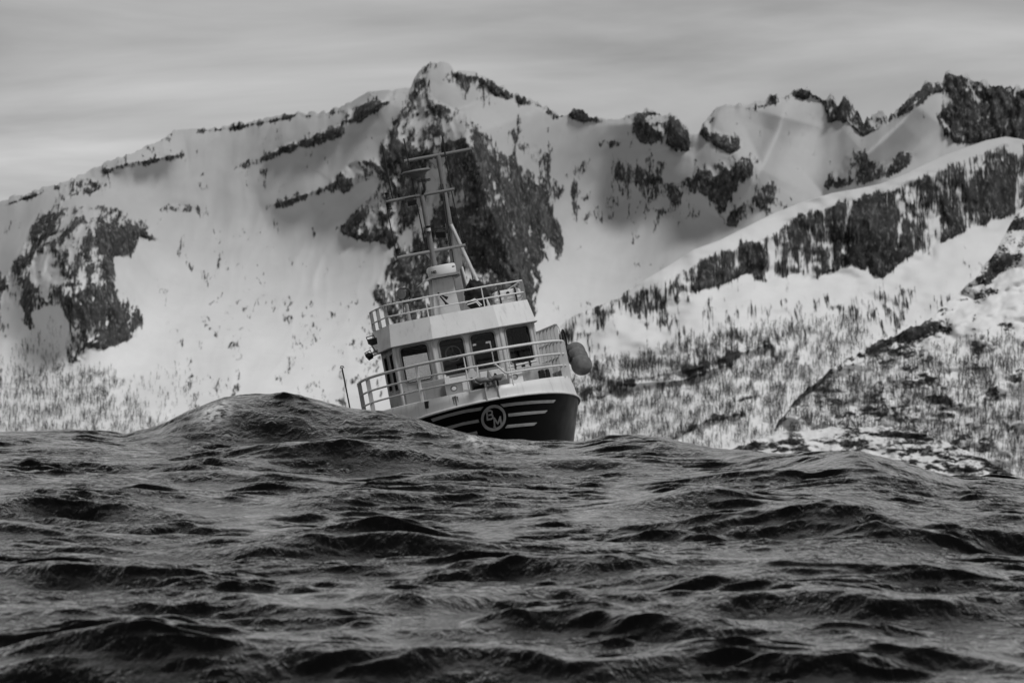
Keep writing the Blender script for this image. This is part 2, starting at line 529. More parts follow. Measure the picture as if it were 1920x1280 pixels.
def range_mesh(name, crest, px_lo, px_hi, step, rows, d0, base, rock, cfun, relief, mat, rough_m, jag, slope_lo=24, slope_hi=58, back=0.5, across=60, gully=.35):
    """a mountain flank: columns across, rows from the water up to the crest line, then over the crest and down behind"""
    px = np.arange(px_lo, px_hi + step, step).astype(float)
    cx, cy = np.array(crest, float).T
    cr = np.interp(px, cx, cy)
    rc = sample(rock, px, cr + 6)
    k0 = max(2, int(90 / step))
    pad = np.pad(cr, k0, 'edge')
    cw = np.convolve(np.convolve(np.pad(pad, k0, 'edge'), np.ones(2 * k0 + 1) / (2 * k0 + 1), 'valid'), np.ones(2 * k0 + 1) / (2 * k0 + 1), 'valid')
    cr = cr + jag * (fbm(px / 11, px * 0 + .5, 4, 21) * (.07 + rc * 1.6)) * np.clip((base - cr) / 80, 0, 1)
    t = np.linspace(0, 1, rows) ** 1.0
    PX = np.repeat(px[None, :], rows, 0)
    cr = np.minimum(cr, base - .5)
    k1 = max(2, int(9 / step))
    cm = np.convolve(np.pad(cr, k1, 'edge'), np.ones(2 * k1 + 1) / (2 * k1 + 1), 'valid')
    cw = np.minimum(np.maximum(cw, cr - 40), base - .5)
    PY = base + (cw[None, :] - base) * t[:, None] + (cm - cw)[None, :] * t[:, None] ** 5 + (cr - cm)[None, :] * t[:, None] ** 45
    rr = sample(blur(rock, 26), PX, PY)
    slope = np.radians(slope_lo + (slope_hi - slope_lo) * np.clip(rr * 1.2, 0, 1) + cfun(PX, PY))
    dpy = -np.diff(PY, axis=0, prepend=PY[:1])
    D = d0 + np.cumsum(dpy * d0 / F / np.tan(np.clip(slope, .16, 1.35)), 0)
    # neighbouring columns share their distance: smooth across
    k = int(across / step)
    Dp = np.pad(D, ((0, 0), (k, k)), 'edge')
    c = np.cumsum(np.pad(Dp, ((0, 0), (1, 0))), 1)
    D = (c[:, 2 * k + 1:] - c[:, :-2 * k - 1]) / (2 * k + 1)
    Dp = np.pad(D, ((0, 0), (k, k)), 'edge')
    c = np.cumsum(np.pad(Dp, ((0, 0), (1, 0))), 1)
    D = (c[:, 2 * k + 1:] - c[:, :-2 * k - 1]) / (2 * k + 1)
    D = D - relief(PX, PY)
    rs = sample(rock, PX, PY)
    m_px = d0 / F                                   # metres per photograph pixel
    xm, zm = PX * m_px, PY * m_px
    warp = fbm(xm / 90, zm / 90, 3, 5) * 18
    rough = ridged((xm + warp) / 34, (zm + warp * .5) / 75, 5, 3) * rough_m + ridged((xm + warp) / 11, zm / 26, 3, 14) * rough_m * .35
    drift = fbm(xm / 190, zm / 130, 4, 9) * 13 + fbm((xm + zm) / 60, (zm - xm) / 140, 3, 31) * 3.5
    gul = ridged((xm + zm * .35 + warp * .7) / 120, (zm - xm * .2) / 330, 4, 71) - .55
    drift = drift + gul * 19 * gully
    edge = np.clip(t[:, None] * 12, 0, 1)
    D = D - (rough - rough_m * .55) * np.clip((rs - .4) * 3.2, 0, 1) * edge - drift * (.6 - .4 * np.clip(rs, 0, 1)) * edge
    X, Y, Z = at_np(PX, PY, D)
    # behind the crest
    bx, by, bz = [], [], []
    for k_, (dy, dz) in enumerate(((25, -6), (110, -60), (420, -330))):
        bx.append(X[-1]); by.append(Y[-1] + dy * back * 2); bz.append(np.maximum(Z[-1] + dz, -6))
    X = np.vstack([X] + bx); Y = np.vstack([Y] + by); Z = np.vstack([Z] + bz)
    rs = np.vstack([rs] + [rs[-1] * .8] * 3)
    rib = np.clip(rough / (rough_m * 1.35), 0, 1)
    rib = np.vstack([rib] + [rib[-1]] * 3)
    co = np.stack([X, Y, Z], -1).reshape(-1, 3)
    me = np_mesh(name, co, quads=grid_quads(*X.shape), attrs={'rock': rs, 'rib': rib})
    me.materials.append(mat)
    o = bpy.data.objects.new(name, me)
    link(o, kind='structure')
    return dict(px=px, cr=cr, D=D, PX=PX, PY=PY, X=X[:rows], Y=Y[:rows], Z=Z[:rows], t=t, obj=o)


def snow_rock(name, sx, sz, tilt=0.0, snow=.84, rock_lo=.012, rock_hi=.07, soft=.08, top_shade=.60, ledge=1.0, dust=.25, ribs=.10):
    """snow lying on dark rock; the vertex attribute says how much of the rock is bare"""
    M = Mat(name)
    p = M.pos()
    v = M.mapping(p, (1 / sx, .25 / sx, 1 / sz), (0, tilt, 0))
    n1 = M.noise(v, 1.0, 6, .6, .5)
    v2 = M.mapping(p, (1 / (sx * .22), .1 / sx, 1 / (sz * .26)), (0, tilt, 0))
    n2 = M.noise(v2, 1.0, 5, .62, .3)
    n = M.math('ADD', M.math('MULTIPLY', n1, .52), M.math('MULTIPLY', n2, .48))
    # ribs stand bare, the gullies between them hold snow
    n = M.math('ADD', n, M.rng(M.attr('rib'), .35, .75, ribs, -ribs))
    d = M.attr('rock')
    steep = M.n('ShaderNodeSeparateXYZ')
    M.l(M.n('ShaderNodeNewGeometry').outputs['Normal'], steep.inputs[0])
    st = M.rng(steep.outputs['Z'], .2, .8, .06, -.075)
    thr = M.math('ADD', M.rng(d, 0, 1, .30, .655), M.math('MULTIPLY', st, M.rng(d, 0.05, .4, 0, ledge)))
    mask = M.rng(M.math('SUBTRACT', thr, n), -soft * .4, soft * .6, 0, 1, True)
    fine = M.noise(M.mapping(p, (1 / 5, 1 / 9, 1 / 7)), 1, 6, .65)
    slab = M.noise(M.mapping(p, (1 / 16, 1 / 30, 1 / 34), (0, tilt, 0), (9, 2, 4)), 1, 5, .6, .6)
    rockc = M.math('MULTIPLY', M.rng(fine, .3, .72, rock_lo, rock_hi), M.rng(slab, .35, .65, .35, 1.9))
    hoar = M.rng(M.noise(M.mapping(p, (1 / 2.6, 1 / 6, 1 / 6.5), (0, tilt, 0), (3, 1, 7)), 1, 6, .66, .4), .5, .68, 0, dust, True)   # rime and thin snow caught on ledges
    rockc = M.mixf(hoar, rockc, snow * .8)
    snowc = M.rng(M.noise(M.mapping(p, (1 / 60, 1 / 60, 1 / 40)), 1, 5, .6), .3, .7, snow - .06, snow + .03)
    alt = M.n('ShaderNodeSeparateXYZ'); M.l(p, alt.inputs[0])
    snowc = M.math('MULTIPLY', snowc, M.rng(alt.outputs['Z'], 90, 320, 1.0, top_shade, True))       # shade of the upper slopes painted into the snow, darker with height
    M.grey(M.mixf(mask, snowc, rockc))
    M.set('Roughness', M.mixf(mask, .75, .85))
    M.set('Specular IOR Level', .2)
    b = M.math('ADD', M.math('MULTIPLY', M.noise(M.mapping(p, (1 / 7, 1 / 7, 1 / 12)), 1, 7, .62), mask), M.math('MULTIPLY', n2, .03))
    M.bump(b, .8, 3.5)
    return M.m


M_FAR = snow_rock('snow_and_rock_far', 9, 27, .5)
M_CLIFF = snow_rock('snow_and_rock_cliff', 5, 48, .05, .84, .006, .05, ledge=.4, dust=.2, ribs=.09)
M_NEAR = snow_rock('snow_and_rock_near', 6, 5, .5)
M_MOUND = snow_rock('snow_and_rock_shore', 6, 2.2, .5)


def relief1(px, py):
    r = 0
    for pts, amp, w_, e in [
        ([(858, 205), (880, 270), (910, 360), (955, 470), (1000, 600)], 105, 62, 1.0),      # the rock spur under the summit
        ([(780, 140), (745, 220), (715, 300), (690, 380), (640, 430)], 18, 46, 1.0),
        ([(760, 165), (690, 205), (620, 245), (540, 275), (440, 318)], 22, 34, 1.0),
        ([(350, 290), (250, 305), (170, 325)], 30, 25, 1.0),
        ([(720, 310), (650, 335), (560, 370), (490, 392)], 22, 30, 1.0),
        ([(1420, 290), (1340, 330), (1260, 380)], 45, 34, 1.0),
        ([(1480, 176), (1460, 250), (1420, 330), (1370, 420)], 70, 46, 1.0),
        ([(1750, 150), (1690, 230), (1610, 300), (1540, 360)], 90, 50, 1.0),
        ([(1240, 215), (1245, 280)], 40, 34, 1.0),
    ]:
        d, t = line_dist(px, py, pts)
        r = r + amp * np.exp(-(np.sqrt(d * d + 36) - 6) / w_) * np.clip(t * 5 + .02, 0, 1) * np.clip((1 - t) * 2.6, 0, 1)
    r = r + 190 * np.exp(-((px - 140) / 110) ** 2 - ((py - 540) / 130) ** 2) + 60 * np.exp(-((px - 165) / 60) ** 2 - ((py - 430) / 50) ** 2)
    # bowls
    for x, y, a, b, h in [(420, 480, 240, 160, 60), (1120, 420, 160, 170, 120), (1500, 250, 90, 70, 50), (600, 600, 200, 150, 40)]:
        r = r - h * np.exp(-((px - x) / a) ** 2 - ((py - y) / b) ** 2)
    return r


def c1(px, py):
    return 30 * sstep(600, 200, py) - 5 * sstep(500, 800, py)


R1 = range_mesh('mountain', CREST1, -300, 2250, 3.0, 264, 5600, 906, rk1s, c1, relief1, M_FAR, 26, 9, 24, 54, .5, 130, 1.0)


def relief3(px, py):
    r = 0
    for pts, amp, w_ in [([(1440, 645), (1300, 690), (1160, 716)], 14, 9), ([(1370, 680), (1280, 712), (1170, 720)], 12, 8), ([(1392, 774), (1320, 788), (1262, 822)], 14, 9)]:
        d, t = line_dist(px, py, pts)
        r = r + amp * np.exp(-d / w_)
    return r + 9 * fbm(px / 120, py / 60, 3, 77)


def c3(px, py):
    return 0 * px


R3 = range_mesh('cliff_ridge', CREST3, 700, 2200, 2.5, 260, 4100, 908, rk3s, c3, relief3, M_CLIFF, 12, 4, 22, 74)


def relief4(px, py):
    return 14 * fbm(px / 90, py / 45, 4, 52)


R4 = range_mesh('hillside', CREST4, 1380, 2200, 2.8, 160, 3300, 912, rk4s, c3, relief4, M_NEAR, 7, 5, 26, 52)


def relief5(px, py):
    return 7 * fbm(px / 50, py / 22, 4, 62)


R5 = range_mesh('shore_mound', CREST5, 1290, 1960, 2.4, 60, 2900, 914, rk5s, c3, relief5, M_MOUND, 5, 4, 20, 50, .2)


# ------------------------------------------------------------------ birch woods: bare trees too far and too many to count
def woods(name, R, dens, n, hgt, seed, label, mat):
    rs = np.random.RandomState(seed)
    px = rs.uniform(max(R['px'][0], -160), min(R['px'][-1], 2060), n * 22)
    tt = rs.uniform(0.0, .97, n * 22)
    jc = (px - R['px'][0]) / (R['px'][1] - R['px'][0]); ir = tt * (len(R['t']) - 1)
    j = np.clip(jc.astype(int), 0, len(R['px']) - 2); i = np.clip(ir.astype(int), 0, len(R['t']) - 2)
    fu, fv = jc - j, ir - i

    def bil(A):
        return (A[i, j] * (1 - fu) * (1 - fv) + A[i, j + 1] * fu * (1 - fv) + A[i + 1, j] * (1 - fu) * fv + A[i + 1, j + 1] * fu * fv)
    PYs = bil(R['PY'])
    w_ = sample(dens, px, PYs)
    span = (R['PY'][0, 0] - R['cr'][j])
    clump = np.clip(.75 + 1.9 * fbm(px / 30, PYs / 17, 4, seed + 3), .05, 2.2)
    keep = rs.uniform(0, 1, len(px)) < w_ * clump * np.clip(span / 700, .02, 1) * 1.5
    idx = np.nonzero(keep)[0][:n]
    P = np.stack([bil(R['X']), bil(R['Y']), bil(R['Z'])], -1)[idx]
    P = P[P[:, 2] > 1.0]
    m = len(P)
    h = hgt * np.clip(rs.lognormal(-.1, .35, m), .35, 1.9)
    V, T = [], []

    def sliver(base, tip, wid):
        a = base - np.stack([wid, 0 * wid, 0 * wid], -1) / 2
        b = base + np.stack([wid, 0 * wid, 0 * wid], -1) / 2
        # a thin three-sided needle
        c = base + np.stack([0 * wid, wid * .8, 0 * wid], -1)
        k = len(V) * m
        V.extend([a, b, c, tip])
        ar = np.arange(m)
        o0, o1, o2, o3 = (k + ar, k + m + ar, k + 2 * m + ar, k + 3 * m + ar)
        T.extend([np.stack([o0, o1, o3], -1), np.stack([o1, o2, o3], -1)])
    base = P - np.array([0, 0, .4])
    lean = rs.normal(0, .06, (m, 2))
    top = P + np.stack([lean[:, 0] * h, lean[:, 1] * h, h], -1)
    sliver(base, top, h * .03)
    for k in range(8):
        f = rs.uniform(.18, .7, m)
        st = P + (top - P) * f[:, None]
        an = rs.uniform(0, 2 * np.pi, m)
        L = h * rs.uniform(.22, .42, m) * (1.15 - f * .6)
        el = rs.uniform(.75, 1.25, m)
        tip = st + np.stack([np.cos(an) * np.cos(el) * L, np.sin(an) * np.cos(el) * L, np.sin(el) * L], -1)
        sliver(st, tip, h * rs.uniform(.016, .04, m))
    me = np_mesh(name, np.concatenate(V), tris=np.concatenate(T), smooth=False)
    me.materials.append(mat)
    o = bpy.data.objects.new(name, me)
    link(o, label=label, cat='woods', kind='stuff')
    return m


MB_ = Mat('bare_birch_bark')
MB_.grey(MB_.rng(MB_.noise(MB_.mapping(MB_.pos(), (1 / 14, 1 / 14, 1 / 14)), 1, 3), .3, .7, .035, .12))
MB_.set('Roughness', .9)
N_TREES = [
    woods('birch_wood', R1, wd1, 6000, 7.0, 3, 'grey leafless birch wood on the snow below the rock knoll', MB_.m),
    woods('birch_wood', R3, wd3, 9500, 5.9, 5, 'leafless birch wood on the slope under the dark cliff', MB_.m),
    woods('birch_wood', R4, wd4, 9000, 5.2, 8, 'dense leafless birch wood on the near hill above the shore mound', MB_.m),
]
print('TREES', N_TREES)
# ------------------------------------------------------------------ the sea
SIL = np.array([(-900, 830), (-300, 818), (-100, 812), (0, 812), (130, 810), (235, 815), (300, 795), (350, 770), (380, 757), (420, 742), (480, 738), (550, 738), (600, 749), (660, 762),
                (720, 770), (770, 778), (820, 797), (880, 813), (950, 824), (1000, 827), (1090, 829), (1130, 823), (1190, 815), (1240, 816), (1280, 825),
                (1340, 838), (1400, 843), (1470, 850), (1540, 848), (1610, 845), (1660, 858), (1720, 877), (1760, 893), (1800, 901), (1850, 901),
                (1920, 906), (2050, 905), (2400, 880), (3000, 850)], float)
SIL_BASE = np.array([(-900, 838), (-100, 822), (235, 826), (420, 830), (700, 832), (950, 838), (1300, 850), (1500, 868), (1700, 896), (1800, 905), (2050, 908), (2400, 885), (3000, 852)], float)


def sea_large(px, d):
    """the swell: a trough by the camera rising to the crest in front of the boat and falling away behind it"""
    dc = 118 - 10 * sstep(1250, 1650, px) + 4 * np.sin(px / 330.0)
    zb = HC + (EYE_ROW - np.interp(px, SIL_BASE[:, 0], SIL_BASE[:, 1])) / F * dc
    zc = HC + (EYE_ROW - np.interp(px, SIL[:, 0], SIL[:, 1])) / F * dc
    z0 = -.2 - .75 * sstep(62, 30, d)
    up = np.clip((d - 60) / (dc - 58), 0, 1)
    up = up * (1.25 - .25 * up)
    dn = sstep(dc + 26, dc + 95, d)
    z = z0 + (zb - z0) * up * (1 - dn) + dn * (-.6 - z0)
    w_ = np.where(d < dc, 3.5, 8.0)
    z = z + (zc - zb) * np.exp(-((d - dc) / w_) ** 2)
    return z, dc


# single waves that stand out: (column, row of the crest, half width in px, height m, front run m, lean)
WAVES = [
    (620, 1046, 170, .46, 1.1, .0), (880, 905, 110, .34, 1.1, .05), (1290, 955, 90, .42, 1.2, .0), (1740, 1020, 260, .48, 1.2, -.05),
    (1690, 1146, 330, .40, .9, -.05), (300, 1262, 160, .30, .7, .0), (100, 960, 200, .42, 1.2, .04), (700, 950, 130, .34, 1.1, .05), (1120, 1075, 190, .38, 1.0, .08),
    (200, 1095, 200, .34, .9, -.08), (640, 790, 190, .62, 2.6, .12), (90, 850, 150, .38, 1.6, .0), (1420, 1000, 160, .32, 1.0, .0), (1080, 1190, 230, .34, .8, -.04),
    (480, 1150, 150, .30, .8, .0), (1500, 900, 130, .32, 1.3, .0), (900, 1262, 260, .3, .6, -.03), (1800, 935, 140, .28, 1.1, .0), (120, 1190, 190, .3, .8, -.04),
    (1130, 880, 120, .30, 1.3, .03), (430, 905, 140, .34, 1.4, .0), (1560, 1255, 260, .3, .6, .0), (760, 1130, 130, .26, .7, .04), (1330, 1100, 90, .22, .7, .0),
]


def row_to_d(px, py):
    ds = np.linspace(40, 118, 900)
    z, _ = sea_large(np.full(ds.shape, float(px)), ds)
    rows = EYE_ROW - (z - HC) / ds * F
    k = np.nonzero(rows < py)[0]
    return ds[k[0]] if len(k) else 110.0


def sea_height(px, d, fine=True):
    z, dc = sea_large(px, d)
    near_crest = np.exp(-((d - dc) / 7.0) ** 2)
    for cx, py, hw, hh, run, lean in WAVES:
        dw = row_to_d(cx, py)
        u = (px - cx) / (hw * 1.5)
        q = d - dw - lean * (px - cx) / F * dw * 3 - .5 * np.sin(px / 71.0 + cx)
        env = np.exp(-u * u * 1.1)
        prof = np.where(q < 0, np.exp(-(q / (run * .62)) ** 2 * .8), np.exp(-(q / (run * 2.6)) ** 2))
        z = z + .62 * hh * env * prof * (1 - .6 * near_crest)
    return z, near_crest


cols = np.concatenate([[-60000, -26000, -12000, -6000, -3500, -2300, -1700, -1350, -1100], np.linspace(-900, -110, 60), np.linspace(-100, 2020, 556),
                       np.linspace(2030, 2820, 60), [3020, 3300, 3700, 4300, 5500, 8000, 14000, 28000, 62000]])
rows = np.concatenate([np.geomspace(3, 50, 30)[:-1], np.geomspace(50, 132, 1000), np.geomspace(132.6, 175, 110)[1:], np.geomspace(177, 9000, 60)])
NC, NR = len(cols), len(rows)
PXs = np.repeat(cols[None, :], NR, 0); Ds = np.repeat(rows[:, None], NC, 1)
SX = (PXs - W / 2) / F * Ds
SY = Ds.copy()
SZ, NCR = sea_height(PXs, Ds)
# wind sea: many trains of sharp-crested waves, none finer than the mesh carries
rs = np.random.RandomState(20)
sp = np.maximum(np.gradient(SX, axis=1), np.gradient(SY, axis=0))
wx = SX + 1.3 * fbm(SX / 9, SY / 9, 3, 2); wy = SY + 1.3 * fbm(SX / 9 + 40, SY / 9, 3, 6)
patch = np.clip(.8 + 1.5 * fbm(SX / 3.0, SY / 9.0, 3, 44), .1, 2.2)
patch2 = np.clip(.8 + 1.7 * fbm(SX / 1.6, SY / 6.0, 3, 46), .05, 2.4)
OX = np.zeros_like(SX); OY = np.zeros_like(SX); OZ = np.zeros_like(SX)
NWV = 120
for k in range(NWV):
    lam = 0.30 * (15 / .30) ** (((k + rs.uniform(0, 1)) / NWV))
    th = math.radians(264 + rs.normal(0, 26 if lam < 1.2 else 15))          # running towards the camera and a little to its left
    kx, ky = math.cos(th) * 2 * math.pi / lam, math.sin(th) * 2 * math.pi / lam
    steep = .040 if lam < .9 else (.026 if lam < 2.2 else (.016 if lam < 5 else .008))
    a = steep * lam / (2 * math.pi) * rs.uniform(.6, 1.4)
    wgt = sstep(1.9, 3.2, lam / sp) * (patch2 if lam < 1.6 else patch)
    if lam > .8:
        wgt = wgt * (1 - (.75 if lam > 2 else .45) * NCR)
    ph = kx * wx + ky * wy + rs.uniform(0, 6.28)
    c, s = np.cos(ph), np.sin(ph)
    OZ += a * wgt * c
    q = .85
    OX -= q * a * wgt * s * math.cos(th); OY -= q * a * wgt * s * math.sin(th)
far = 1 - sstep(160, 260, Ds)
OX *= far; OY *= far; OZ *= far
SX += OX; SY += OY; SZ += OZ
# foam on the breaking lip of the big wave
pxr = W / 2 + F * SX / SY
dcr = sea_large(pxr, SY)[1]
foam = np.exp(-((pxr - 400) / 34) ** 2) * np.exp(-((SY - dcr + 1.5) / 1.0) ** 2) * 1.1
foam = np.maximum(foam, .9 * np.exp(-((pxr - 890) / 34) ** 2) * np.exp(-((SY - dcr + 2.0) / 1.4) ** 2))
foam = np.maximum(foam, .6 * np.exp(-((pxr - 960) / 60) ** 2) * np.exp(-((SY - dcr + 1.5) / 1.0) ** 2))
lip = foam * (fbm(SX / .35, SY / .5, 3, 90) * .5 + .3)
SZ += np.clip(lip, 0, 1) * .2
me = np_mesh('sea', np.stack([SX, SY, SZ], -1).reshape(-1, 3), quads=grid_quads(NR, NC), attrs={'foam': foam})
MS = Mat('sea_water')
p = MS.pos()
rn = MS.n('ShaderNodeTexNoise', noise_type='RIDGED_MULTIFRACTAL')
rn.inputs['Scale'].default_value = 1.0
rn.inputs['Detail'].default_value = 5.0
rn.inputs['Roughness'].default_value = .6
MS.l(MS.mapping(p, (3.6, 1.5, 1.5), (0, 0, .12)), rn.inputs['Vector'])
f1 = rn.outputs['Fac']
f2 = MS.noise(MS.mapping(p, (7.5, 2.9, 3), (0, 0, -.15)), 1, 4, .6, .5)
gust = MS.rng(MS.noise(MS.mapping(p, (.35, .16, .3)), 1, 4, .6, .4), .36, .64, .35, 1.0)
fm = MS.math('MULTIPLY', MS.attr('foam'), MS.rng(MS.noise(MS.mapping(p, (5, 5, 5)), 1, 6, .7), .40, .58, 0, 1))
hgt = MS.math('MULTIPLY', gust, MS.math('ADD', MS.math('MULTIPLY', f1, .35), f2))
MS.bump(hgt, 1.0, .095)
nrm = MS.b.inputs['Normal'].links[0].from_socket
# clear dark water: what is not mirrored is swallowed; foam is white and dull
fres = MS.n('ShaderNodeFresnel'); fres.inputs['IOR'].default_value = 1.33
MS.l(nrm, fres.inputs['Normal'])
fac = MS.math('MULTIPLY', MS.math('POWER', fres.outputs[0], 2.3), 6.4, True)
gls = MS.n('ShaderNodeBsdfGlossy'); gls.inputs['Roughness'].default_value = .04
MS.l(nrm, gls.inputs['Normal'])
MS.grey(.004); MS.set('Specular IOR Level', 0.0); MS.set('Roughness', 1.0)
mx1 = MS.n('ShaderNodeMixShader')
MS.l(fac, mx1.inputs[0]); MS.l(MS.b.outputs[0], mx1.inputs[1]); MS.l(gls.outputs[0], mx1.inputs[2])
fo = MS.n('ShaderNodeBsdfDiffuse'); fo.inputs['Color'].default_value = (.75, .75, .75, 1)
mx2 = MS.n('ShaderNodeMixShader')
MS.l(fm, mx2.inputs[0]); MS.l(mx1.outputs[0], mx2.inputs[1]); MS.l(fo.outputs[0], mx2.inputs[2])
MS.l(mx2.outputs[0], MS.out.inputs['Surface'])
me.materials.append(MS.m)
sea = bpy.data.objects.new('sea', me)
link(sea, kind='structure')
# ------------------------------------------------------------------ the fishing boat
from mathutils.bvhtree import BVHTree
BOAT_R = Matrix.Rotation(math.radians(8), 4, 'Z') @ Matrix.Rotation(math.radians(-2.3), 4, 'X') @ Matrix.Rotation(math.radians(-10.5), 4, 'Y')
BOAT_T = at(876, 643, 140) - (BOAT_R @ Vector((0, 0, 4.3)))
BOAT = Matrix.Translation(BOAT_T) @ BOAT_R
BOAT_I = BOAT.inverted()
_O = BOAT_I @ Vector((0, 0, HC))


def bray(px, py):
    return (BOAT_I.to_3x3() @ (at(px, py, 100) - Vector((0, 0, HC)))).normalized()


def bp(px, py, y):
    """the point of the boat's own frame (x to port, y aft, z up) on the pixel's ray in the plane y"""
    d = bray(px, py)
    return _O + d * ((y - _O.y) / d.y)


class MB:
    def __init__(self):
        self.v = []; self.f = []; self.s = []; self.mi = []

    def add(self, vs, fs, smooth=False, mi=0):
        k = len(self.v)
        self.v += [Vector(p) for p in vs]
        for f in fs:
            self.f.append([i + k for i in f]); self.s.append(smooth); self.mi.append(mi)
        return self

    def box(self, c, size, rot=None, mi=0):
        c = Vector(c); sx, sy, sz = [s / 2 for s in size]
        pts = [Vector((x, y, z)) for x in (-sx, sx) for y in (-sy, sy) for z in (-sz, sz)]
        if rot is not None:
            pts = [rot @ p for p in pts]
        return self.add([c + p for p in pts], [(0, 1, 3, 2), (4, 6, 7, 5), (0, 4, 5, 1), (2, 3, 7, 6), (0, 2, 6, 4), (1, 5, 7, 3)], mi=mi)

    def tube(self, pts, r, n=8, cap=True, closed=False, mi=0):
        pts = [Vector(p) for p in pts]
        rr = r if isinstance(r, (list, tuple)) else [r] * len(pts)
        vs, fs = [], []
        prev = None
        m = len(pts)
        for i, p in enumerate(pts):
            if closed:
                t = (pts[(i + 1) % m] - pts[i - 1]).normalized()
            else:
                t = ((pts[min(i + 1, m - 1)] - pts[max(i - 1, 0)])).normalized()
            if prev is None:
                a = Vector((0, 0, 1)) if abs(t.z) < .9 else Vector((1, 0, 0))
                u = t.cross(a).normalized()
            else:
                u = (prev - t * prev.dot(t)).normalized()
            w = t.cross(u)
            prev = u
            for k in range(n):
                an = 2 * math.pi * k / n
                vs.append(p + (u * math.cos(an) + w * math.sin(an)) * rr[i])
        for i in range(m if closed else m - 1):
            j = (i + 1) % m
            for k in range(n):
                fs.append((i * n + k, i * n + (k + 1) % n, j * n + (k + 1) % n, j * n + k))
        self.add(vs, fs, True, mi)
        if cap and not closed:
            self.add([vs[k] for k in range(n)], [tuple(range(n))[::-1]], mi=mi)
            self.add([vs[(m - 1) * n + k] for k in range(n)], [tuple(range(n))], mi=mi)
        return self

    def lathe(self, prof, base, axis=(0, 0, 1), n=20, smooth=True, mi=0):
        """prof: (radius, height) pairs along the axis from base"""
        ax = Vector(axis).normalized(); base = Vector(base)
        u = ax.cross(Vector((0, 0, 1)) if abs(ax.z) < .9 else Vector((1, 0, 0))).normalized(); w = ax.cross(u)
        vs, fs = [], []
        for r, h in prof:
            for k in range(n):
                an = 2 * math.pi * k / n
                vs.append(base + ax * h + (u * math.cos(an) + w * math.sin(an)) * r)
        for i in range(len(prof) - 1):
            for k in range(n):
                fs.append((i * n + k, i * n + (k + 1) % n, (i + 1) * n + (k + 1) % n, (i + 1) * n + k))
        self.add(vs, fs, smooth, mi)
        self.add([vs[k] for k in range(n)], [tuple(range(n))[::-1]], mi=mi)
        self.add([vs[(len(prof) - 1) * n + k] for k in range(n)], [tuple(range(n))], mi=mi)
        return self

    def prism(self, poly, off, mi=0):
        """a polygon of 3-D points pushed out by a vector"""
        a = [Vector(p) for p in poly]; o = Vector(off); n = len(a)
        fs = [tuple(range(n))[::-1], tuple(range(n, 2 * n))] + [(i, (i + 1) % n, n + (i + 1) % n, n + i) for i in range(n)]
        return self.add(a + [p + o for p in a], fs, mi=mi)

    def build(self, name, mats, parent=None, bevel=0.0, label=None, kind=None):
        me = bpy.data.meshes.new(name)
        me.from_pydata([tuple(p) for p in self.v], [], self.f)
        for m in (mats if isinstance(mats, (list, tuple)) else [mats]):
            me.materials.append(m)
        me.polygons.foreach_set('use_smooth', self.s)
        me.polygons.foreach_set('material_index', self.mi)
        bm = bmesh.new(); bm.from_mesh(me)
        bmesh.ops.recalc_face_normals(bm, faces=bm.faces)
        bm.to_mesh(me); bm.free()
        me.update()
        o = bpy.data.objects.new(name, me)
        link(o, parent, label=label, kind=kind)
        if bevel:
            b = o.modifiers.new('edge', 'BEVEL'); b.width = bevel; b.segments = 2; b.limit_method = 'ANGLE'
        return o


def paint(name, base, rough=.45, grime=.25, scale=1.6, streak=0.0, spec=.4, metal=0.0):
    """paint that has been to sea: patchy wash of salt and grime, scratches in the gloss"""
    M = Mat(name)
    o = M.obj()
    n1 = M.noise(M.mapping(o, (scale, scale, scale)), 1, 6, .62, .4)
    v = M.rng(n1, .35, .7, base, base * (1 - grime))
    if streak:
        n2 = M.noise(M.mapping(o, (9, 9, .9)), 1, 5, .6)
        v = M.math('MULTIPLY', v, M.rng(n2, .52, .74, 1, 1 - streak, True))
    n3 = M.noise(M.mapping(o, (26, 26, 26)), 1, 4, .7)
    v = M.math('MULTIPLY', v, M.rng(n3, .62, .76, 1, .8))
    M.grey(v)
    M.set('Roughness', M.rng(n1, .3, .7, rough * .8, min(1, rough * 1.4)))
    M.set('Specular IOR Level', spec)
    M.set('Metallic', metal)
    M.bump(n3, .08, .01)
    return M.m


WHITE = paint('white_boat_paint', .80, .42, .13, 1.4, .22)
OFFW = paint('weathered_white_paint', .62, .5, .25, 2.2, .3)
GREY = paint('grey_boat_paint', .30, .5, .25, 2.0, .2)
MASTG = paint('mast_paint', .20, .5, .3, 3.0, .1)
HULLB = paint('black_hull_paint', .006, .4, .2, 1.2, .0, .16)
MARK = paint('hull_marking_paint', .5, .5, .3, 4.0, .2)
BLACK = paint('black_enamel', .014, .4, .3, 3.0)
STEEL = paint('galvanised_steel', .45, .38, .35, 8.0, .2, .5, .9)
RUBBER = paint('black_rubber', .02, .7, .3, 6.0)
CANVAS = paint('dark_canvas', .018, .85, .4, 5.0)
DARKIN = paint('dark_cabin_lining', .012, .7, .3, 2.0)
FLOAT = paint('scuffed_float_skin', .2, .5, .55, 5.0, .0)
ROPE = paint('tarred_rope', .03, .9, .4, 9.0)
RUST = paint('rusty_streak', .22, .8, .5, 9.0, .5)
MG = Mat('window_glass')
MG.t.nodes.remove(MG.b)
fr = MG.n('ShaderNodeFresnel'); fr.inputs['IOR'].default_value = 1.28
tr = MG.n('ShaderNodeBsdfTransparent'); tr.inputs['Color'].default_value = (.78, .78, .78, 1)
gl = MG.n('ShaderNodeBsdfGlossy'); gl.inputs['Roughness'].default_value = .02
mx = MG.n('ShaderNodeMixShader')
MG.l(fr.outputs[0], mx.inputs[0]); MG.l(tr.outputs[0], mx.inputs[1]); MG.l(gl.outputs[0], mx.inputs[2]); MG.l(mx.outputs[0], MG.out.inputs['Surface'])
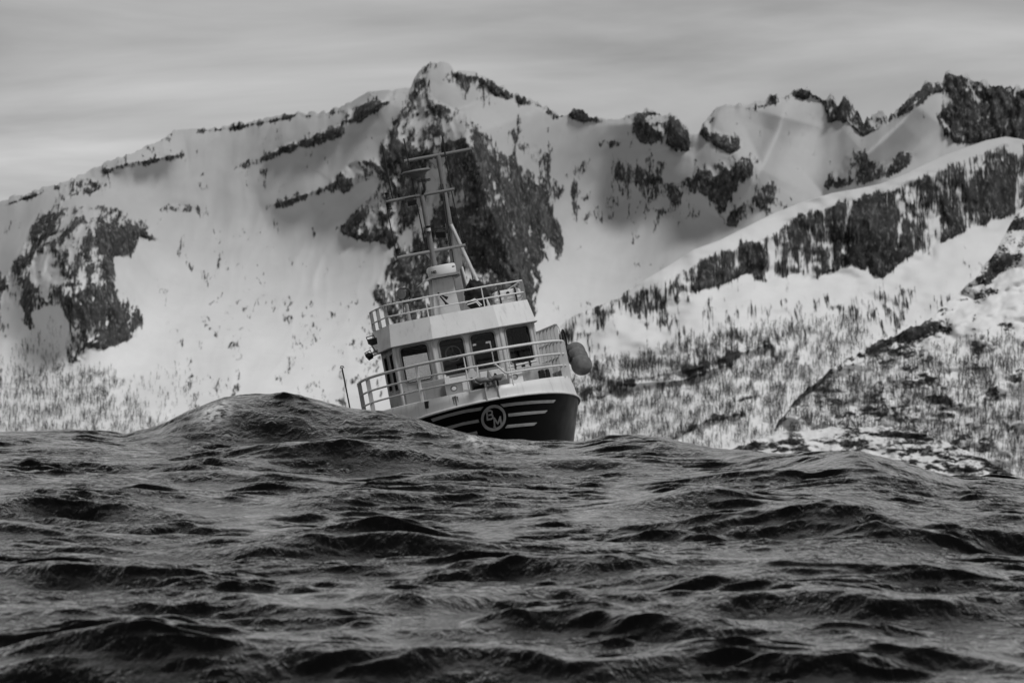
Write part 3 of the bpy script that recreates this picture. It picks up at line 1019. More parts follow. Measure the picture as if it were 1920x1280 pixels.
GLASS = MG.m
LAMPG = paint('lamp_lens', .55, .15, .1, 5.0, .0, .6)

boat = bpy.data.objects.new('fishing_boat', None)
boat.matrix_world = BOAT
boat.empty_display_size = 1
link(boat, label='white fishing boat with black bow lettered BM heeling behind a wave', cat='boat')

# ---- plan of the bow: half an ellipse, then straight sides to a square stern
YC, YS = 1.5, 10.5


def plan(B, ystem, n=28, na=10, yend=YS, y_from=None):
    """port half, from the stem aft: list of (x, y)"""
    L = YC - ystem
    p = [(B * math.sin(a), YC - L * math.cos(a)) for a in [math.pi / 2 * k / n for k in range(n + 1)]]
    for k in range(1, na + 1):
        y = YC + (yend - YC) * k / na
        p.append((B * (1 + .01 * k / na - .10 * max(0, k / na - .6)), y))
    return p


def knuckle_z(y):
    t = (y + 2.75)
    return 2.72 - .092 * t if t < 4.5 else max(2.72 - .414 - .03 * (t - 4.5), 2.1)


# hull: rings from the knuckle down to the keel
rings = []
for fz, B, ys in [(0, 2.62, -2.76), (.04, 2.60, -2.73), (.32, 2.52, -2.52), (.62, 2.42, -2.33), (.92, 2.33, -2.16), (1.3, 2.2, -1.95), (1.8, 2.0, -1.7), (2.4, 1.7, -1.4), (3.1, 1.1, -1.0), (3.5, .25, -.6)]:
    rings.append([Vector((x, y, knuckle_z(y) - fz)) for x, y in plan(B, ys)])
hb = MB()
nring = len(rings[0])
full = [[Vector((-p.x, p.y, p.z)) for p in r[:0:-1]] + r for r in rings]
nf = len(full[0])
vs = [p for r in full for p in r]
fs = [(i * nf + k, i * nf + k + 1, (i + 1) * nf + k + 1, (i + 1) * nf + k) for i in range(len(full) - 1) for k in range(nf - 1)]
hb.add(vs, fs, True)
hb.add([r[0] for r in full] + [r[-1] for r in full], [(i, i + 1, len(full) + i + 1, len(full) + i) for i in range(len(full) - 1)])    # stern
hull = hb.build('hull', HULLB, boat)
_bm = bmesh.new(); _bm.from_mesh(hull.data); HBVH = BVHTree.FromBMesh(_bm); _bm.free()

# bulwark: white plating above the knuckle, leaning in, with thickness
top_in = plan(2.44, -2.70, yend=4.2); top_out = plan(2.50, -2.76, yend=4.2); kn = plan(2.62, -2.77, yend=4.2)
in_low = plan(2.34, -2.34, yend=4.2)
TOPZ = 3.05


def top_z(y):
    return TOPZ if y < 1.2 else TOPZ - .05 * (y - 1.2)


bw_ = MB()
for lo, hi, zl, zh in ((kn, top_out, lambda y: knuckle_z(y) + .004, top_z),):
    sec = []
    for (x0, y0), (x1, y1), (x2, y2), (x3, y3) in zip(kn, top_out, top_in, in_low):
        z0, z1 = knuckle_z(y0) + .004, top_z(y1)
        xm, ym = x0 * .45 + x1 * .55, y0 * .45 + y1 * .55
        sec.append([Vector((x0, y0, z0)), Vector((xm + .012, ym - .006, z0 * .45 + z1 * .55)), Vector((x1, y1, z1 - .02)), Vector((x1 * .5 + x2 * .5, y1 * .5 + y2 * .5, z1)), Vector((x2, y2, z1 - .02)), Vector((x3, y3, z0 - .3))])
    sec = [[Vector((-p.x, p.y, p.z)) for p in s] for s in sec[:0:-1]] + sec
    m = len(sec[0])
    bw_.add([p for s in sec for p in s], [(i * m + k, i * m + k + 1, (i + 1) * m + k + 1, (i + 1) * m + k) for i in range(len(sec) - 1) for k in range(m - 1)], True)
bulwark = bw_.build('bulwark', WHITE, boat)
st = MB()
ln = [Vector((x, y - .012, knuckle_z(y) + .02)) for x, y in plan(2.635, -2.79, yend=9)]
ln = [Vector((-p.x, p.y, p.z)) for p in ln[:0:-1]] + ln
st.tube(ln, .034, 8)
st.build('rubbing_strake', WHITE, boat)
dk = MB()
pl = plan(2.30, -2.2, yend=10.3)
poly = [(x, y) for x, y in pl] + [(-x, y) for x, y in pl[::-1]]
dk.prism([(x, y, 2.12) for x, y in poly], (0, 0, .06))
dk.build('deck', GREY, boat)
# stem fairlead notch in the bulwark
nt = MB()
nt.box((-.02, -2.77, 2.90), (.30, .05, .26)); nt.box((-.175, -2.80, 2.90), (.025, .07, .3)); nt.box((.135, -2.80, 2.90), (.025, .07, .3))
nt.build('stem_fairlead', OFFW, boat, .008)


# ---- marks on the hull
def on_hull(o, d, off=.004):
    h, n, _, _ = HBVH.ray_cast(o, d)
    if h is None:
        return None
    if n.dot(d) > 0:
        n = -n
    return h, n, h + n * off


def strip(name, top, bot, n=14, thick=.012):
    """a painted plate between two edges given as pixels, laid on the hull"""
    def samp(pts, t):
        t *= len(pts) - 1; i = min(int(t), len(pts) - 2); f = t - i
        return pts[i][0] * (1 - f) + pts[i + 1][0] * f, pts[i][1] * (1 - f) + pts[i + 1][1] * f
    rows_ = []
    for k in range(n + 1):
        t = k / n
        r = []
        for e in (top, bot):
            h = on_hull(_O, bray(*samp(e, t)), 0)
            if h:
                r += [h[0] - h[1] * .004, h[0] + h[1] * thick]
        if len(r) == 4:
            rows_.append(r)
    m = MB()
    for a, b in zip(rows_, rows_[1:]):
        m.add(a + b, [(1, 3, 7, 5), (0, 4, 6, 2), (0, 1, 5, 4), (2, 6, 7, 3)])
    m.add(rows_[0] + rows_[-1], [(0, 2, 3, 1), (4, 5, 7, 6)])
    return m.build(name, MARK, boat)


for top, bot in [
    ([(938, 757.6), (965, 754), (1000, 751), (1041.5, 749.4)], [(944, 762.4), (968, 759), (1000, 756.2), (1037, 754.6)]),
    ([(952.6, 775.4), (985, 772), (1026, 769)], [(953, 780.6), (985, 777.2), (1021, 774)]),
    ([(951, 796.5), (978, 794), (1006.5, 791.6)], [(947, 802), (975, 799.2), (1001, 797)]),
    ([(906, 762.4), (870, 768), (838, 776), (808, 785)], [(901, 768.6), (870, 773.6), (838, 781.6), (812, 790)]),
    ([(897, 786), (868, 791.4), (832, 801)], [(898.5, 791), (868, 796.6), (836, 806)]),
    ([(894, 808), (870, 813), (846, 820)], [(895.5, 813), (870, 818), (849, 825)]),
]:
    strip('hull_stripe', top, bot)


def stroke(m, pts, w, closed=False, thick=.014, extra=0.0):
    """a stroke of width w along (x, z) points, laid on the bow plating"""
    P = []
    seg = list(zip(pts, pts[1:] + ([pts[0]] if closed else [])))[:len(pts) if closed else len(pts) - 1]
    for (a, b) in seg:
        k = max(1, int(math.hypot(b[0] - a[0], b[1] - a[1]) / .03))
        P += [(a[0] + (b[0] - a[0]) * i / k, a[1] + (b[1] - a[1]) * i / k) for i in range(k)]
    if not closed:
        P.append(pts[-1])
    rows_ = []
    n = len(P)
    for i, p in enumerate(P):
        a = P[i - 1] if (i > 0 or closed) else P[i]
        b = P[(i + 1) % n] if (i < n - 1 or closed) else P[i]
        t = Vector((b[0] - a[0], b[1] - a[1])).normalized(); nn = Vector((-t.y, t.x)) * w / 2
        r = []
        for s in (1, -1):
            q = (p[0] + nn.x * s, p[1] + nn.y * s)
            h = on_hull(Vector((q[0], -9, q[1])), Vector((0, 1, 0)), 0)
            r += [h[0] - h[1] * .004, h[0] + h[1] * (thick + extra)]
        rows_.append(r)
    pr = list(zip(rows_, rows_[1:] + ([rows_[0]] if closed else [])))
    if not closed:
        pr = pr[:n - 1]
    for a, b in pr:
        m.add(a + b, [(1, 3, 7, 5), (0, 4, 6, 2), (0, 1, 5, 4), (2, 6, 7, 3)])
    if not closed:
        m.add(rows_[0] + rows_[-1], [(0, 2, 3, 1), (4, 5, 7, 6)])


ec = bp(925.3, 783.2, -2.45)
EX, EZ = ec.x, ec.z
em = MB()
stroke(em, [(EX + .275 * math.cos(a), EZ + .275 * math.sin(a)) for a in [2 * math.pi * k / 48 for k in range(48)]], .062, True)
emblem = em.build('emblem_ring', MARK, boat)
lb = MB()
bx, bz = EX - .082, EZ + .088
stroke(lb, [(bx - .07, bz - .115), (bx - .07, bz + .115)], .04)
for z0, z1, r in ((bz + .0, bz + .1, .055), (bz - .1, bz + .0, .065)):
    stroke(lb, [(bx - .09, z1), (bx + .02, z1), (bx + r, z1 - .025), (bx + r, z0 + .025), (bx + .02, z0), (bx - .09, z0)], .034, extra=.001)
lb.build('letter_b', MARK, emblem)
lm_ = MB()
mx_, mz = EX + .086, EZ - .108
stroke(lm_, [(mx_ - .085, mz - .11), (mx_ - .075, mz + .11)], .036)
stroke(lm_, [(mx_ + .085, mz - .11), (mx_ + .075, mz + .11)], .036)
stroke(lm_, [(mx_ - .072, mz + .10), (mx_, mz - .05), (mx_ + .072, mz + .10)], .036, extra=.001)
for s in (-1, 1):
    stroke(lm_, [(mx_ + s * .085 - .03, mz - .108), (mx_ + s * .085 + .03, mz - .108)], .022, extra=.002)
    stroke(lm_, [(mx_ + s * .08 - .025, mz + .108), (mx_ + s * .08 + .015, mz + .108)], .022, extra=.002)
lm_.build('letter_m', MARK, emblem)


# ---- bow rail
def rail_pt(a, z, B=2.50, ys=-2.76):
    """point on the rail at angle a from the stem (port positive)"""
    return Vector((B * math.sin(a), YC - (YC - ys) * math.cos(a), z))


def a_of(y, side):
    return side * math.acos(min(1, max(-1, (YC - y) / (YC + 2.76))))


A_L, A_R = a_of(1.5, -1), a_of(.05, 1)


def rail(name, z, r, a0, a1, pre=(), post=()):
    if a0 == A_L:
        pre = [Vector((-2.47, 2.62, z)), Vector((-2.5, 2.1, z))] + list(pre)
    pts = list(pre) + [rail_pt(a0 + (a1 - a0) * k / 40, z) for k in range(41)] + list(post)
    m = MB(); m.tube(pts, r, 8)
    return m.build(name, WHITE, boat)


e = rail_pt(A_R, 3.92)
rail('top_rail', 3.92, .035, A_L, A_R, post=[e + Vector((.03, .12, -.03)), e + Vector((.05, .2, -.12))])
e = rail_pt(A_R, 3.60)
rail('middle_rail', 3.60, .025, A_L, A_R, post=[e + Vector((.04, .14, -.01)), e + Vector((.06, .25, -.04))])
aL = math.asin(-.38 / 2.5); aR = math.asin(.45 / 2.5)
e = rail_pt(aL, 3.31)
rail('lower_rail', 3.31, .023, A_L, aL, post=[e + Vector((.06, -.01, .02)), e + Vector((.10, -.015, .07)), rail_pt(math.asin(-.26 / 2.5), 3.59)])
e = rail_pt(aR, 3.31)
rail('lower_rail', 3.31, .023, aR, A_R, pre=[rail_pt(math.asin(.17 / 2.5), 3.59), e + Vector((-.09, -.015, .05)), e + Vector((-.05, -.01, .015))],
     post=[rail_pt(A_R, 3.31) + Vector((.05, .2, -.02))])


def stanchion(p, ztop, width, name='stanchion', depth=.03, zb=3.0, lean=0.0, mat=WHITE):
    m = MB()
    rot = Matrix.Rotation(lean, 3, 'Y')
    m.box((p.x, p.y, (ztop + zb) / 2), (width, depth, ztop - zb), rot)
    return m.build(name, mat, boat, .006)


for y in (2.62, .95):
    q = rail_pt(a_of(min(y, 1.5), -1), 0); q.y = y; stanchion(q, 3.91, .11, mat=OFFW)
for px_, py_ in ((787, 700), (866, 680), (947, 665)):
    q = bp(px_, py_, -2.2)
    a = math.asin(max(-1, min(1, q.x / 2.5))); p0 = rail_pt(a, 3.0); p1 = rail_pt(a, 3.90)
    m = MB()
    if px_ == 787:
        m.box((p0.x, p0.y, 3.45), (.075, .03, .9))
    else:
        m.tube([p0, p1], .017, 6)
    m.build('stanchion', WHITE, boat)
for y in (.05, -.35, -.85):
    q = rail_pt(a_of(y, 1), 0); stanchion(q, 3.91, .10, mat=OFFW)

# taller rail along the port side deck
m = MB()
pts = [Vector((2.46, .75, 3.72)), Vector((2.46, .72, 4.05)), Vector((2.45, .78, 4.28)), Vector((2.44, .95, 4.38)), Vector((2.42, 1.15, 4.40))] + [Vector((2.42 - .01 * k, 1.15 + .5 * k, 4.40)) for k in range(1, 7)]
m.tube(pts, .026, 8)
m.build('side_rail', WHITE, boat)
m = MB(); m.tube([(2.44, .8, 4.0), (2.36, 4.1, 4.0)], .018, 6); m.build('side_rail', WHITE, boat)
m = MB(); m.tube([(2.44, .8, 3.6), (2.36, 4.1, 3.6)], .018, 6); m.build('side_rail', WHITE, boat)
for y in (1.2, 1.75, 2.3, 2.85, 3.4, 3.95):
    stanchion(Vector((2.42 - .02 * (y - 1.2), y, 0)), 4.39, .11, 'side_stanchion', mat=OFFW)
m = MB(); m.box((2.40, 2.6, 3.02), (.05, 3.0, .5)); m.build('side_plating', OFFW, boat, .006)


# ---- wheelhouse: panels with real window openings
def rrect(u0, u1, v0, v1, r, n=4):
    pts = []
    for cu, cv, a0 in ((u1 - r, v1 - r, 0), (u0 + r, v1 - r, 90), (u0 + r, v0 + r, 180), (u1 - r, v0 + r, 270)):
        for k in range(n + 1):
            a = math.radians(a0 + 90 * k / n)
            pts.append((cu + r * math.cos(a), cv + r * math.sin(a)))
    return pts


def panel(name, p0, p1, z0, z1, holes, thick, mats, parent, lean=0.0):
    """an upright plate from p0 to p1 (x, y) with holes, thickness inwards; outside painted, inside lined"""
    p0 = Vector((*p0, 0)); p1 = Vector((*p1, 0)); L = (p1 - p0).length; u = (p1 - p0) / L
    nrm = u.cross(Vector((0, 0, 1)))               # outward

    def P(a, b, out):
        return p0 + u * a + Vector((0, 0, b)) + nrm * (out - lean * (z1 - b))
    bm = bmesh.new()
    loops = [[(0, z0), (L, z0), (L, z1), (0, z1)]] + holes
    for out, mi in ((0, 0), (-thick, 1)):
        edges = []
        for lp in loops:
            vv = [bm.verts.new(P(a, b, out)) for a, b in lp]
            edges += [bm.edges.new((vv[i], vv[(i + 1) % len(vv)])) for i in range(len(vv))]
        r = bmesh.ops.triangle_fill(bm, edges=edges, use_beauty=True)
        for g in r['geom']:
            if isinstance(g, bmesh.types.BMFace):
                g.material_index = mi
    for lp in loops:
        n = len(lp)
        for i in range(n):
            a, b = lp[i], lp[(i + 1) % n]
            bm.faces.new([bm.verts.new(P(*q)) for q in ((*a, 0), (*b, 0), (*b, -thick), (*a, -thick))])
    bmesh.ops.remove_doubles(bm, verts=bm.verts, dist=1e-5)
    bmesh.ops.recalc_face_normals(bm, faces=bm.faces)
    me = bpy.data.meshes.new(name); bm.to_mesh(me); bm.free()
    for mt in mats:
        me.materials.append(mt)
    o = bpy.data.objects.new(name, me)
    link(o, parent)
    return P, o


def ring(m, P, lp_out, lp_in, o0, o1, mi=0):
    n = len(lp_out)
    A = [P(*q, o1) for q in lp_out]; B = [P(*q, o1) for q in lp_in]; C = [P(*q, o0) for q in lp_out]; D = [P(*q, o0) for q in lp_in]
    m.add(A + B + C + D, [(i, (i + 1) % n, n + (i + 1) % n, n + i) for i in range(n)] + [(i, 2 * n + i, 2 * n + (i + 1) % n, (i + 1) % n) for i in range(n)]
          + [(n + i, n + (i + 1) % n, 3 * n + (i + 1) % n, 3 * n + i) for i in range(n)], mi=mi)


def window(P, u0, u1, v0, v1, r, thick, frame_mat):
    m = MB()
    ring(m, P, rrect(u0 - .045, u1 + .045, v0 - .045, v1 + .045, r + .045), rrect(u0 - .004, u1 + .004, v0 - .004, v1 + .004, r), -.001, .018)
    w = m.build('window', frame_mat, boat)
    g = MB()
    ring(g, P, rrect(u0 - .001, u1 + .001, v0 - .001, v1 + .001, r), rrect(u0 + .022, u1 - .022, v0 + .022, v1 - .022, max(r - .02, .02)), -.035, .010)
    g.build('gasket', RUBBER, w)
    lp = rrect(u0 + .006, u1 - .006, v0 + .006, v1 - .006, r)
    pn = MB(); pn.prism([P(a, b, -.022) for a, b in lp], P(0, 0, -.028) - P(0, 0, -.022)); pn.build('pane', GLASS, w)
    return w


WZ0, WZ1 = 2.16, 4.62
FX, FY = .86, 0.0
SX_, SY_ = 1.76, .45
BY = 3.3
walls = [
    ((-FX, FY), (FX, FY), [(.17, .76, 3.6, 4.47, .09), (.96, 1.55, 3.6, 4.47, .09)]),
    ((-SX_, SY_), (-FX, FY), [(.16, .86, 3.6, 4.47, .09)]),
    ((FX, FY), (SX_, SY_), [(.15, .85, 3.6, 4.47, .09)]),
    ((-SX_ + .02, BY), (-SX_, SY_), [(.5, 1.15, 3.55, 4.4, .08), (1.75, 2.5, 3.5, 4.4, .08)]),
    ((SX_, SY_), (SX_ - .02, BY), [(.35, 1.1, 3.5, 4.4, .08), (1.6, 2.4, 3.55, 4.4, .08)]),
    ((SX_ - .02, BY), (-SX_ + .02, BY), [(.25, 1.2, 3.5, 4.4, .08), (2.2, 3.2, 3.45, 4.4, .08)]),
]
for wi, (p0, p1, hs) in enumerate(walls):
    # corners closed by posts standing 3 mm proud
    P, o = panel('wheelhouse_wall', p0, p1, WZ0, WZ1, [rrect(*h) for h in hs], .05, (OFFW if wi < 3 else GREY, DARKIN), boat)
    for h in hs:
        window(P, *h, .05, GREY)
for x, y in ((-FX, FY), (FX, FY), (-SX_, SY_), (SX_, SY_)):
    m = MB(); m.tube([(x, y + .02, WZ0), (x, y + .02, WZ1)], .045, 10); m.build('corner_post', OFFW, boat)
m = MB(); m.prism([(-FX + .02, .06, 3.2), (FX - .02, .06, 3.2), (SX_ - .08, .5, 3.2), (SX_ - .1, BY - .06, 3.2), (-SX_ + .1, BY - .06, 3.2), (-SX_ + .08, .5, 3.2)], (0, 0, .04)); m.build('cabin_floor', DARKIN, boat)
m = MB(); m.prism([(-FX + .02, .06, 4.575), (FX - .02, .06, 4.575), (SX_ - .08, .5, 4.575), (SX_ - .1, BY - .06, 4.575), (-SX_ + .1, BY - .06, 4.575), (-SX_ + .08, .5, 4.575)], (0, 0, .03)); m.build('cabin_ceiling', DARKIN, boat)
# inside: helm console, wheel, seats, screens
m = MB(); m.box((0, .42, 3.42), (2.7, .45, .4)); m.box((.1, .3, 3.66), (.34, .1, .16)); m.build('helm_console', DARKIN, boat, .02)
wc = bp(850, 663, .45)
m = MB()
m.tube([wc + Vector((.19 * math.cos(a), .03 * math.sin(a), .19 * math.sin(a))) for a in [2 * math.pi * k / 28 for k in range(28)]], .017, 8, closed=True)
sw = m.build('steering_wheel', WHITE, boat)
for k in range(3):
    a = math.radians(90 + 120 * k)
    q = MB(); q.tube([wc, wc + Vector((.185 * math.cos(a), .03 * math.sin(a), .185 * math.sin(a)))], .013, 6); q.build('spoke', OFFW, sw)
q = MB(); q.lathe([(.035, 0), (.05, .03), (.03, .06)], wc + Vector((0, -.03, 0)), (0, 1, 0), 12); q.build('wheel_hub', BLACK, sw)
for x, y in ((-.38, 1.25), (.55, 1.3), (1.12, 1.5)):
    m = MB()
    m.box((x, y, 3.62), (.46, .44, .12)); m.box((x, y + .22, 3.95), (.44, .1, .62)); m.box((x, y + .21, 4.3), (.24, .09, .14))
    m.box((x, y, 3.4), (.1, .1, .36)); m.box((x - .26, y, 3.78), (.05, .34, .05)); m.box((x + .26, y, 3.78), (.05, .34, .05))
    m.build('helm_chair', GREY if x != .55 else MASTG, boat, .03)
m = MB(); m.box((.42, .62, 3.95), (.36, .05, .28)); m.box((.42, .62, 3.7), (.06, .05, .24)); m.build('monitor', BLACK, boat, .01)
for x in (1.1, 1.3, 1.52):
    m = MB(); m.box((x, BY - .16, 3.95), (.12, .03, .85)); m.build('curtain', OFFW, boat)
m = MB(); m.tube([(-1.5, .7, 4.42), (-.6, .9, 4.42), (.4, 1.0, 4.42)], .012, 6); m.build('grab_rail', GREY, boat)

# ---- visor and roof
vb = [(-1.84, .34), (-.84, -.14), (.84, -.14), (1.84, .34)]
vt = [(-1.77, .46), (-.80, .02), (.80, .02), (1.74, .46)]
VZ0, VZ1 = 4.55, 5.11
vo = MB()
bl = [Vector((-1.92, 3.35, VZ0 - .0))] + [Vector((x, y, VZ0)) for x, y in vb] + [Vector((1.92, 3.35, VZ0))]
tl = [Vector((-1.86, 3.35, VZ1))] + [Vector((x, y, VZ1)) for x, y in vt] + [Vector((1.84, 3.35, VZ1))]
vo.add(bl + tl, [(i, i + 1, 7 + i, 6 + i) for i in range(5)] + [(5, 0, 6, 11)])
vo.add(tl, [(0, 1, 2, 3, 4, 5)])
# underside soffit, open over the cabin is closed by its ceiling
vo.add(bl, [(0, 1, 2, 3, 4, 5)])
visor = vo.build('roof_visor', WHITE, boat, .012)
m = MB()
lip = [p + Vector((0, 0, -.012)) + Vector((p.x * .006, -.01, 0)) for p in bl]
m.tube(lip, .018, 6); m.build('drip_rail', GREY, visor)
# rail round the roof
rp = [Vector((-1.88, 2.6, 0)), Vector((-1.84, 1.6, 0)), Vector((-1.77, .62, 0)), Vector((-1.70, .52, 0)), Vector((-.8, .16, 0)), Vector((.8, .16, 0)), Vector((1.62, .48, 0)), Vector((1.70, .54, 0)), Vector((1.76, 1.4, 0)), Vector((1.8, 2.6, 0))]
for z, r, nm in ((5.60, .022, 'roof_rail'), (5.31, .019, 'roof_rail')):
    m = MB(); m.tube([p + Vector((0, 0, z)) for p in rp], r, 8); m.build(nm, WHITE, boat)
for i, w_ in ((0, .09), (1, .09), (2, .09), (7, .07), (8, .09), (9, .09)):
    stanchion(rp[i], 5.6, w_, 'roof_stanchion', zb=5.1, mat=GREY)
for x in (-.8, .62):
    m = MB(); m.tube([(x, .16, 5.1), (x, .16, 5.6)], .016, 6); m.build('roof_stanchion', WHITE, boat)

# ---- radar pedestal, masts
yf = .95
q = [bp(812.5, 590, yf), bp(864, 582, yf), bp(847, 517, yf), bp(806, 525, yf)]
zb_, zt_ = 5.08, q[2].z + .02
m = MB()
xl0, xr0, xl1, xr1 = q[0].x + .02, q[1].x, q[3].x + .05, q[2].x
bot = [(xl0, yf, zb_), (xr0, yf, zb_), (xr0, yf + .7, zb_), (xl0, yf + .7, zb_)]
top = [(xl1, yf - .02, zt_), (xr1, yf - .02, zt_), (xr1, yf + .6, zt_), (xl1, yf + .6, zt_)]
m.add(bot + top, [(0, 1, 5, 4), (1, 2, 6, 5), (2, 3, 7, 6), (3, 0, 4, 7), (4, 5, 6, 7), (0, 3, 2, 1)])
ped = m.build('radar_pedestal', OFFW, boat, .01)
m = MB()
sh = [bp(789, 537, yf - .25), bp(806, 519, yf - .25), bp(861, 508, yf - .25), bp(857, 530, yf - .25)]
z1 = sh[1].z + .0; xa, xb, xc = sh[0].x, sh[1].x, sh[2].x
m.prism([(xa, yf - .3, z1 - .16), (xb, yf - .3, z1), (xc, yf - .3, z1), (xc + .02, yf - .3, z1 - .10), (xc - .02, yf - .3, z1 - .05), (xb + .02, yf - .3, z1 - .05)], (0, 1.0, 0))
m.build('pedestal_shelf', GREY, ped)
for s in (0, .11):
    a = bp(821 + s * 40, 549 + s * 60, yf - .06); b = bp(838 + s * 4, 559 + s * 110, yf - .22)
    q = MB(); q.tube([a, a * .3 + b * .7, b], [.018, .022, .045], 10); q.build('horn', BLACK, ped)
rc = bp(829, 506, yf + .1)
m = MB()
arc = [Vector((rc.x + .36 * math.sin(a), rc.y - .28 * math.cos(a) + .05, 0)) for a in [math.radians(-75 + 150 * k / 14) for k in range(15)]]
arc = arc + [Vector((rc.x + .34, rc.y + .3, 0)), Vector((rc.x - .34, rc.y + .3, 0))]
prof = [(-.12, .93), (-.10, .98), (0, 1.0), (.09, .98), (.12, .93)]
cen = Vector((rc.x, rc.y, 0)); n = len(arc)
vs = [cen + (p - cen) * s + Vector((0, 0, rc.z + h)) for h, s in prof for p in arc]
m.add(vs, [(i * n + k, i * n + (k + 1) % n, (i + 1) * n + (k + 1) % n, (i + 1) * n + k) for i in range(len(prof) - 1) for k in range(n)], True)
m.add(vs[:n], [tuple(range(n))]); m.add(vs[-n:], [tuple(range(n))])
radar = m.build('radar_dome', WHITE, boat)
m = MB(); m.box((rc.x + .01, rc.y + .06, rc.z - .17), (.64, .5, .06)); m.build('radar_base', BLACK, radar, .01)
# the last letters of the maker's mark and a small dark vent on the dome
m = MB()
lx = rc.x - .29


def dome_pt(x, z):
    t = (x - rc.x) / .36
    return Vector((x, rc.y + .05 - .28 * math.sqrt(max(0, 1 - t * t)) - .006, z))


for li, pts in enumerate(([(lx, -.03), (lx, .03), (lx + .04, -.03), (lx + .04, .03)], [(lx + .06, -.03), (lx + .06, .03), (lx + .1, .03), (lx + .1, -.03), (lx + .06, -.03)])):
    m = MB(); m.tube([dome_pt(x, rc.z - .03 + z) for x, z in pts], .009, 5); m.build(('letter_n', 'letter_o')[li], BLACK, radar)
m = MB(); m.tube([dome_pt(rc.x + .24, rc.z + .03), dome_pt(rc.x + .3, rc.z + .03)], .014, 5); m.build('vent', BLACK, radar)

y1, y2 = 1.5, 2.6
fm_top, fm_bot = bp(784, 330, y1), bp(816, 505, y1)
fm_bot.z = 5.9
m = MB(); m.tube([fm_bot, fm_bot * .45 + fm_top * .55, fm_top], [.075, .065, .055], 12); fmast = m.build('front_mast', MASTG, boat)
am_top, am_bot = bp(821.5, 291, y2), bp(868, 560, y2)
am_mid = bp(843.5, 424, y2)
am_bot.z = 5.1
m = MB(); m.tube([am_mid, am_top], [.075, .06], 12); amast = m.build('aft_mast', MASTG, boat)
m = MB(); m.prism([am_mid + Vector((-.08, 0, .1)), am_mid + Vector((.08, 0, .1)), am_bot + Vector((.2, 0, 0)), am_bot + Vector((-.2, 0, 0))], (0, .16, 0)); m.build('mast_box', GREY, boat, .01)
br = bp(918, 575, 1.7); br.z = 5.1
m = MB(); m.tube([am_mid + Vector((.03, -.05, .02)), br], .05, 10); m.build('mast_brace', OFFW, boat)
m = MB(); m.tube([bp(866, 500, y2 - .05), bp(884, 566, y2 - .05)], .028, 8); m.build('cable_pipe', WHITE, boat)
m = MB(); m.prism([bp(852, 525, 2.0), bp(862, 505, 2.0), bp(869, 540, 2.0), bp(872, 590, 2.0), bp(858, 594, 2.0)], (0, .25, 0)); m.build('mast_locker', GREY, boat, .02)

for (a, b, yy, r, mast, mt) in (((758, 302.5), (884, 279.5), y2, .045, amast, MASTG), ((723.5, 378.5), (850.5, 354.8), y1, .042, fmast, MASTG), ((744.5, 483), (872.5, 459.5), y1, .042, fmast, GREY)):
    m = MB(); m.tube([bp(*a, yy), bp(*b, yy)], r, 10); m.build('spreader', mt, mast)
for pts, yy in (([(804, 300), (818, 298), (823, 318)], y2), ([(826, 296), (838, 293.5), (828, 318)], y2), ([(772, 372), (788, 369), (788, 390)], y1), ([(797, 476), (808, 474), (810, 490)], y1), ([(815, 472.5), (826, 470), (814, 490)], y1)):
    m = MB(); m.prism([bp(*p, yy) + Vector((0, -.015, 0)) for p in pts], (0, .03, 0)); m.build('gusset', MASTG, boat)
# scanner on top of the front mast
rd = bp(779.5, 322, y1)
m = MB(); m.lathe([(.05, -.16), (.16, -.12), (.2, -.06), (.3, -.045), (.365, -.02), (.372, .01), (.33, .035), (.15, .05), (.02, .055)], rd, n=28); scan = m.build('satellite_dome', MASTG, fmast)
da = bp(795, 340, y1 - .1)
for dz in (0, .035):
    m = MB(); m.tube([da + Vector((.17 * math.cos(a), .17 * math.sin(a), dz)) for a in [2 * math.pi * k / 20 for k in range(20)]], .008, 5, closed=True); m.build('loop_antenna', BLACK, fmast)
m = MB(); m.tube([bp(795, 345, y1 - .1), bp(796, 356, y1 - .1), bp(792, 364, y1 - .05)], [.03, .035, .03], 8); m.build('antenna_mount', BLACK, fmast)
# whips and stays
for a, b, yy, r, nm in [((716, 270), (736, 372), y1, .013, 'whip_antenna'), ((757, 260), (800, 470), y1, .011, 'whip_antenna'), ((829, 255), (846, 352), y1, .013, 'whip_antenna'),
                        ((724, 382), (745, 483), y1, .009, 'stay_wire'), ((846, 356), (868, 452), y1, .009, 'stay_wire'), ((884, 282), (946, 552), y2 - .4, .007, 'stay_wire'),
                        ((826, 345), (845, 470), y2 - .2, .009, 'stay_wire'), ((830, 345), (852, 500), y2 - .2, .009, 'stay_wire'), ((871, 455), (892, 545), y2, .009, 'stay_wire')]:
    m = MB(); m.tube([bp(*a, yy), bp((a[0] + b[0]) / 2 - .6, (a[1] + b[1]) / 2, yy), bp(*b, yy)], r * 1.5, 5); m.build(nm, BLACK, boat)


def lantern(px_, py_, yy, h=.16, r=.06, down=False):
    c = bp(px_, py_, yy)
    m = MB(); m.lathe([(r, -h / 2), (r, -h * .3), (r * .8, -h * .28), (r * .8, h * .2), (r, h * .22), (r * .9, h / 2)], c, (0, 0, -1) if down else (0, 0, 1), 12)
    o = m.build('navigation_light', BLACK, boat)
    m = MB(); m.lathe([(r * .84, -h * .26), (r * .84, h * .18)], c, (0, 0, -1) if down else (0, 0, 1), 12); m.build('lens', LAMPG if h > .17 else BLACK, o)


lantern(726, 367, y1); lantern(729.5, 387, y1, down=True); lantern(747, 472, y1); lantern(803.5, 430, y1 - .1, .18, .065); lantern(829.5, 372.5, y2 - .1, .12, .045); lantern(838, 455, y2 - .3, .1, .04)


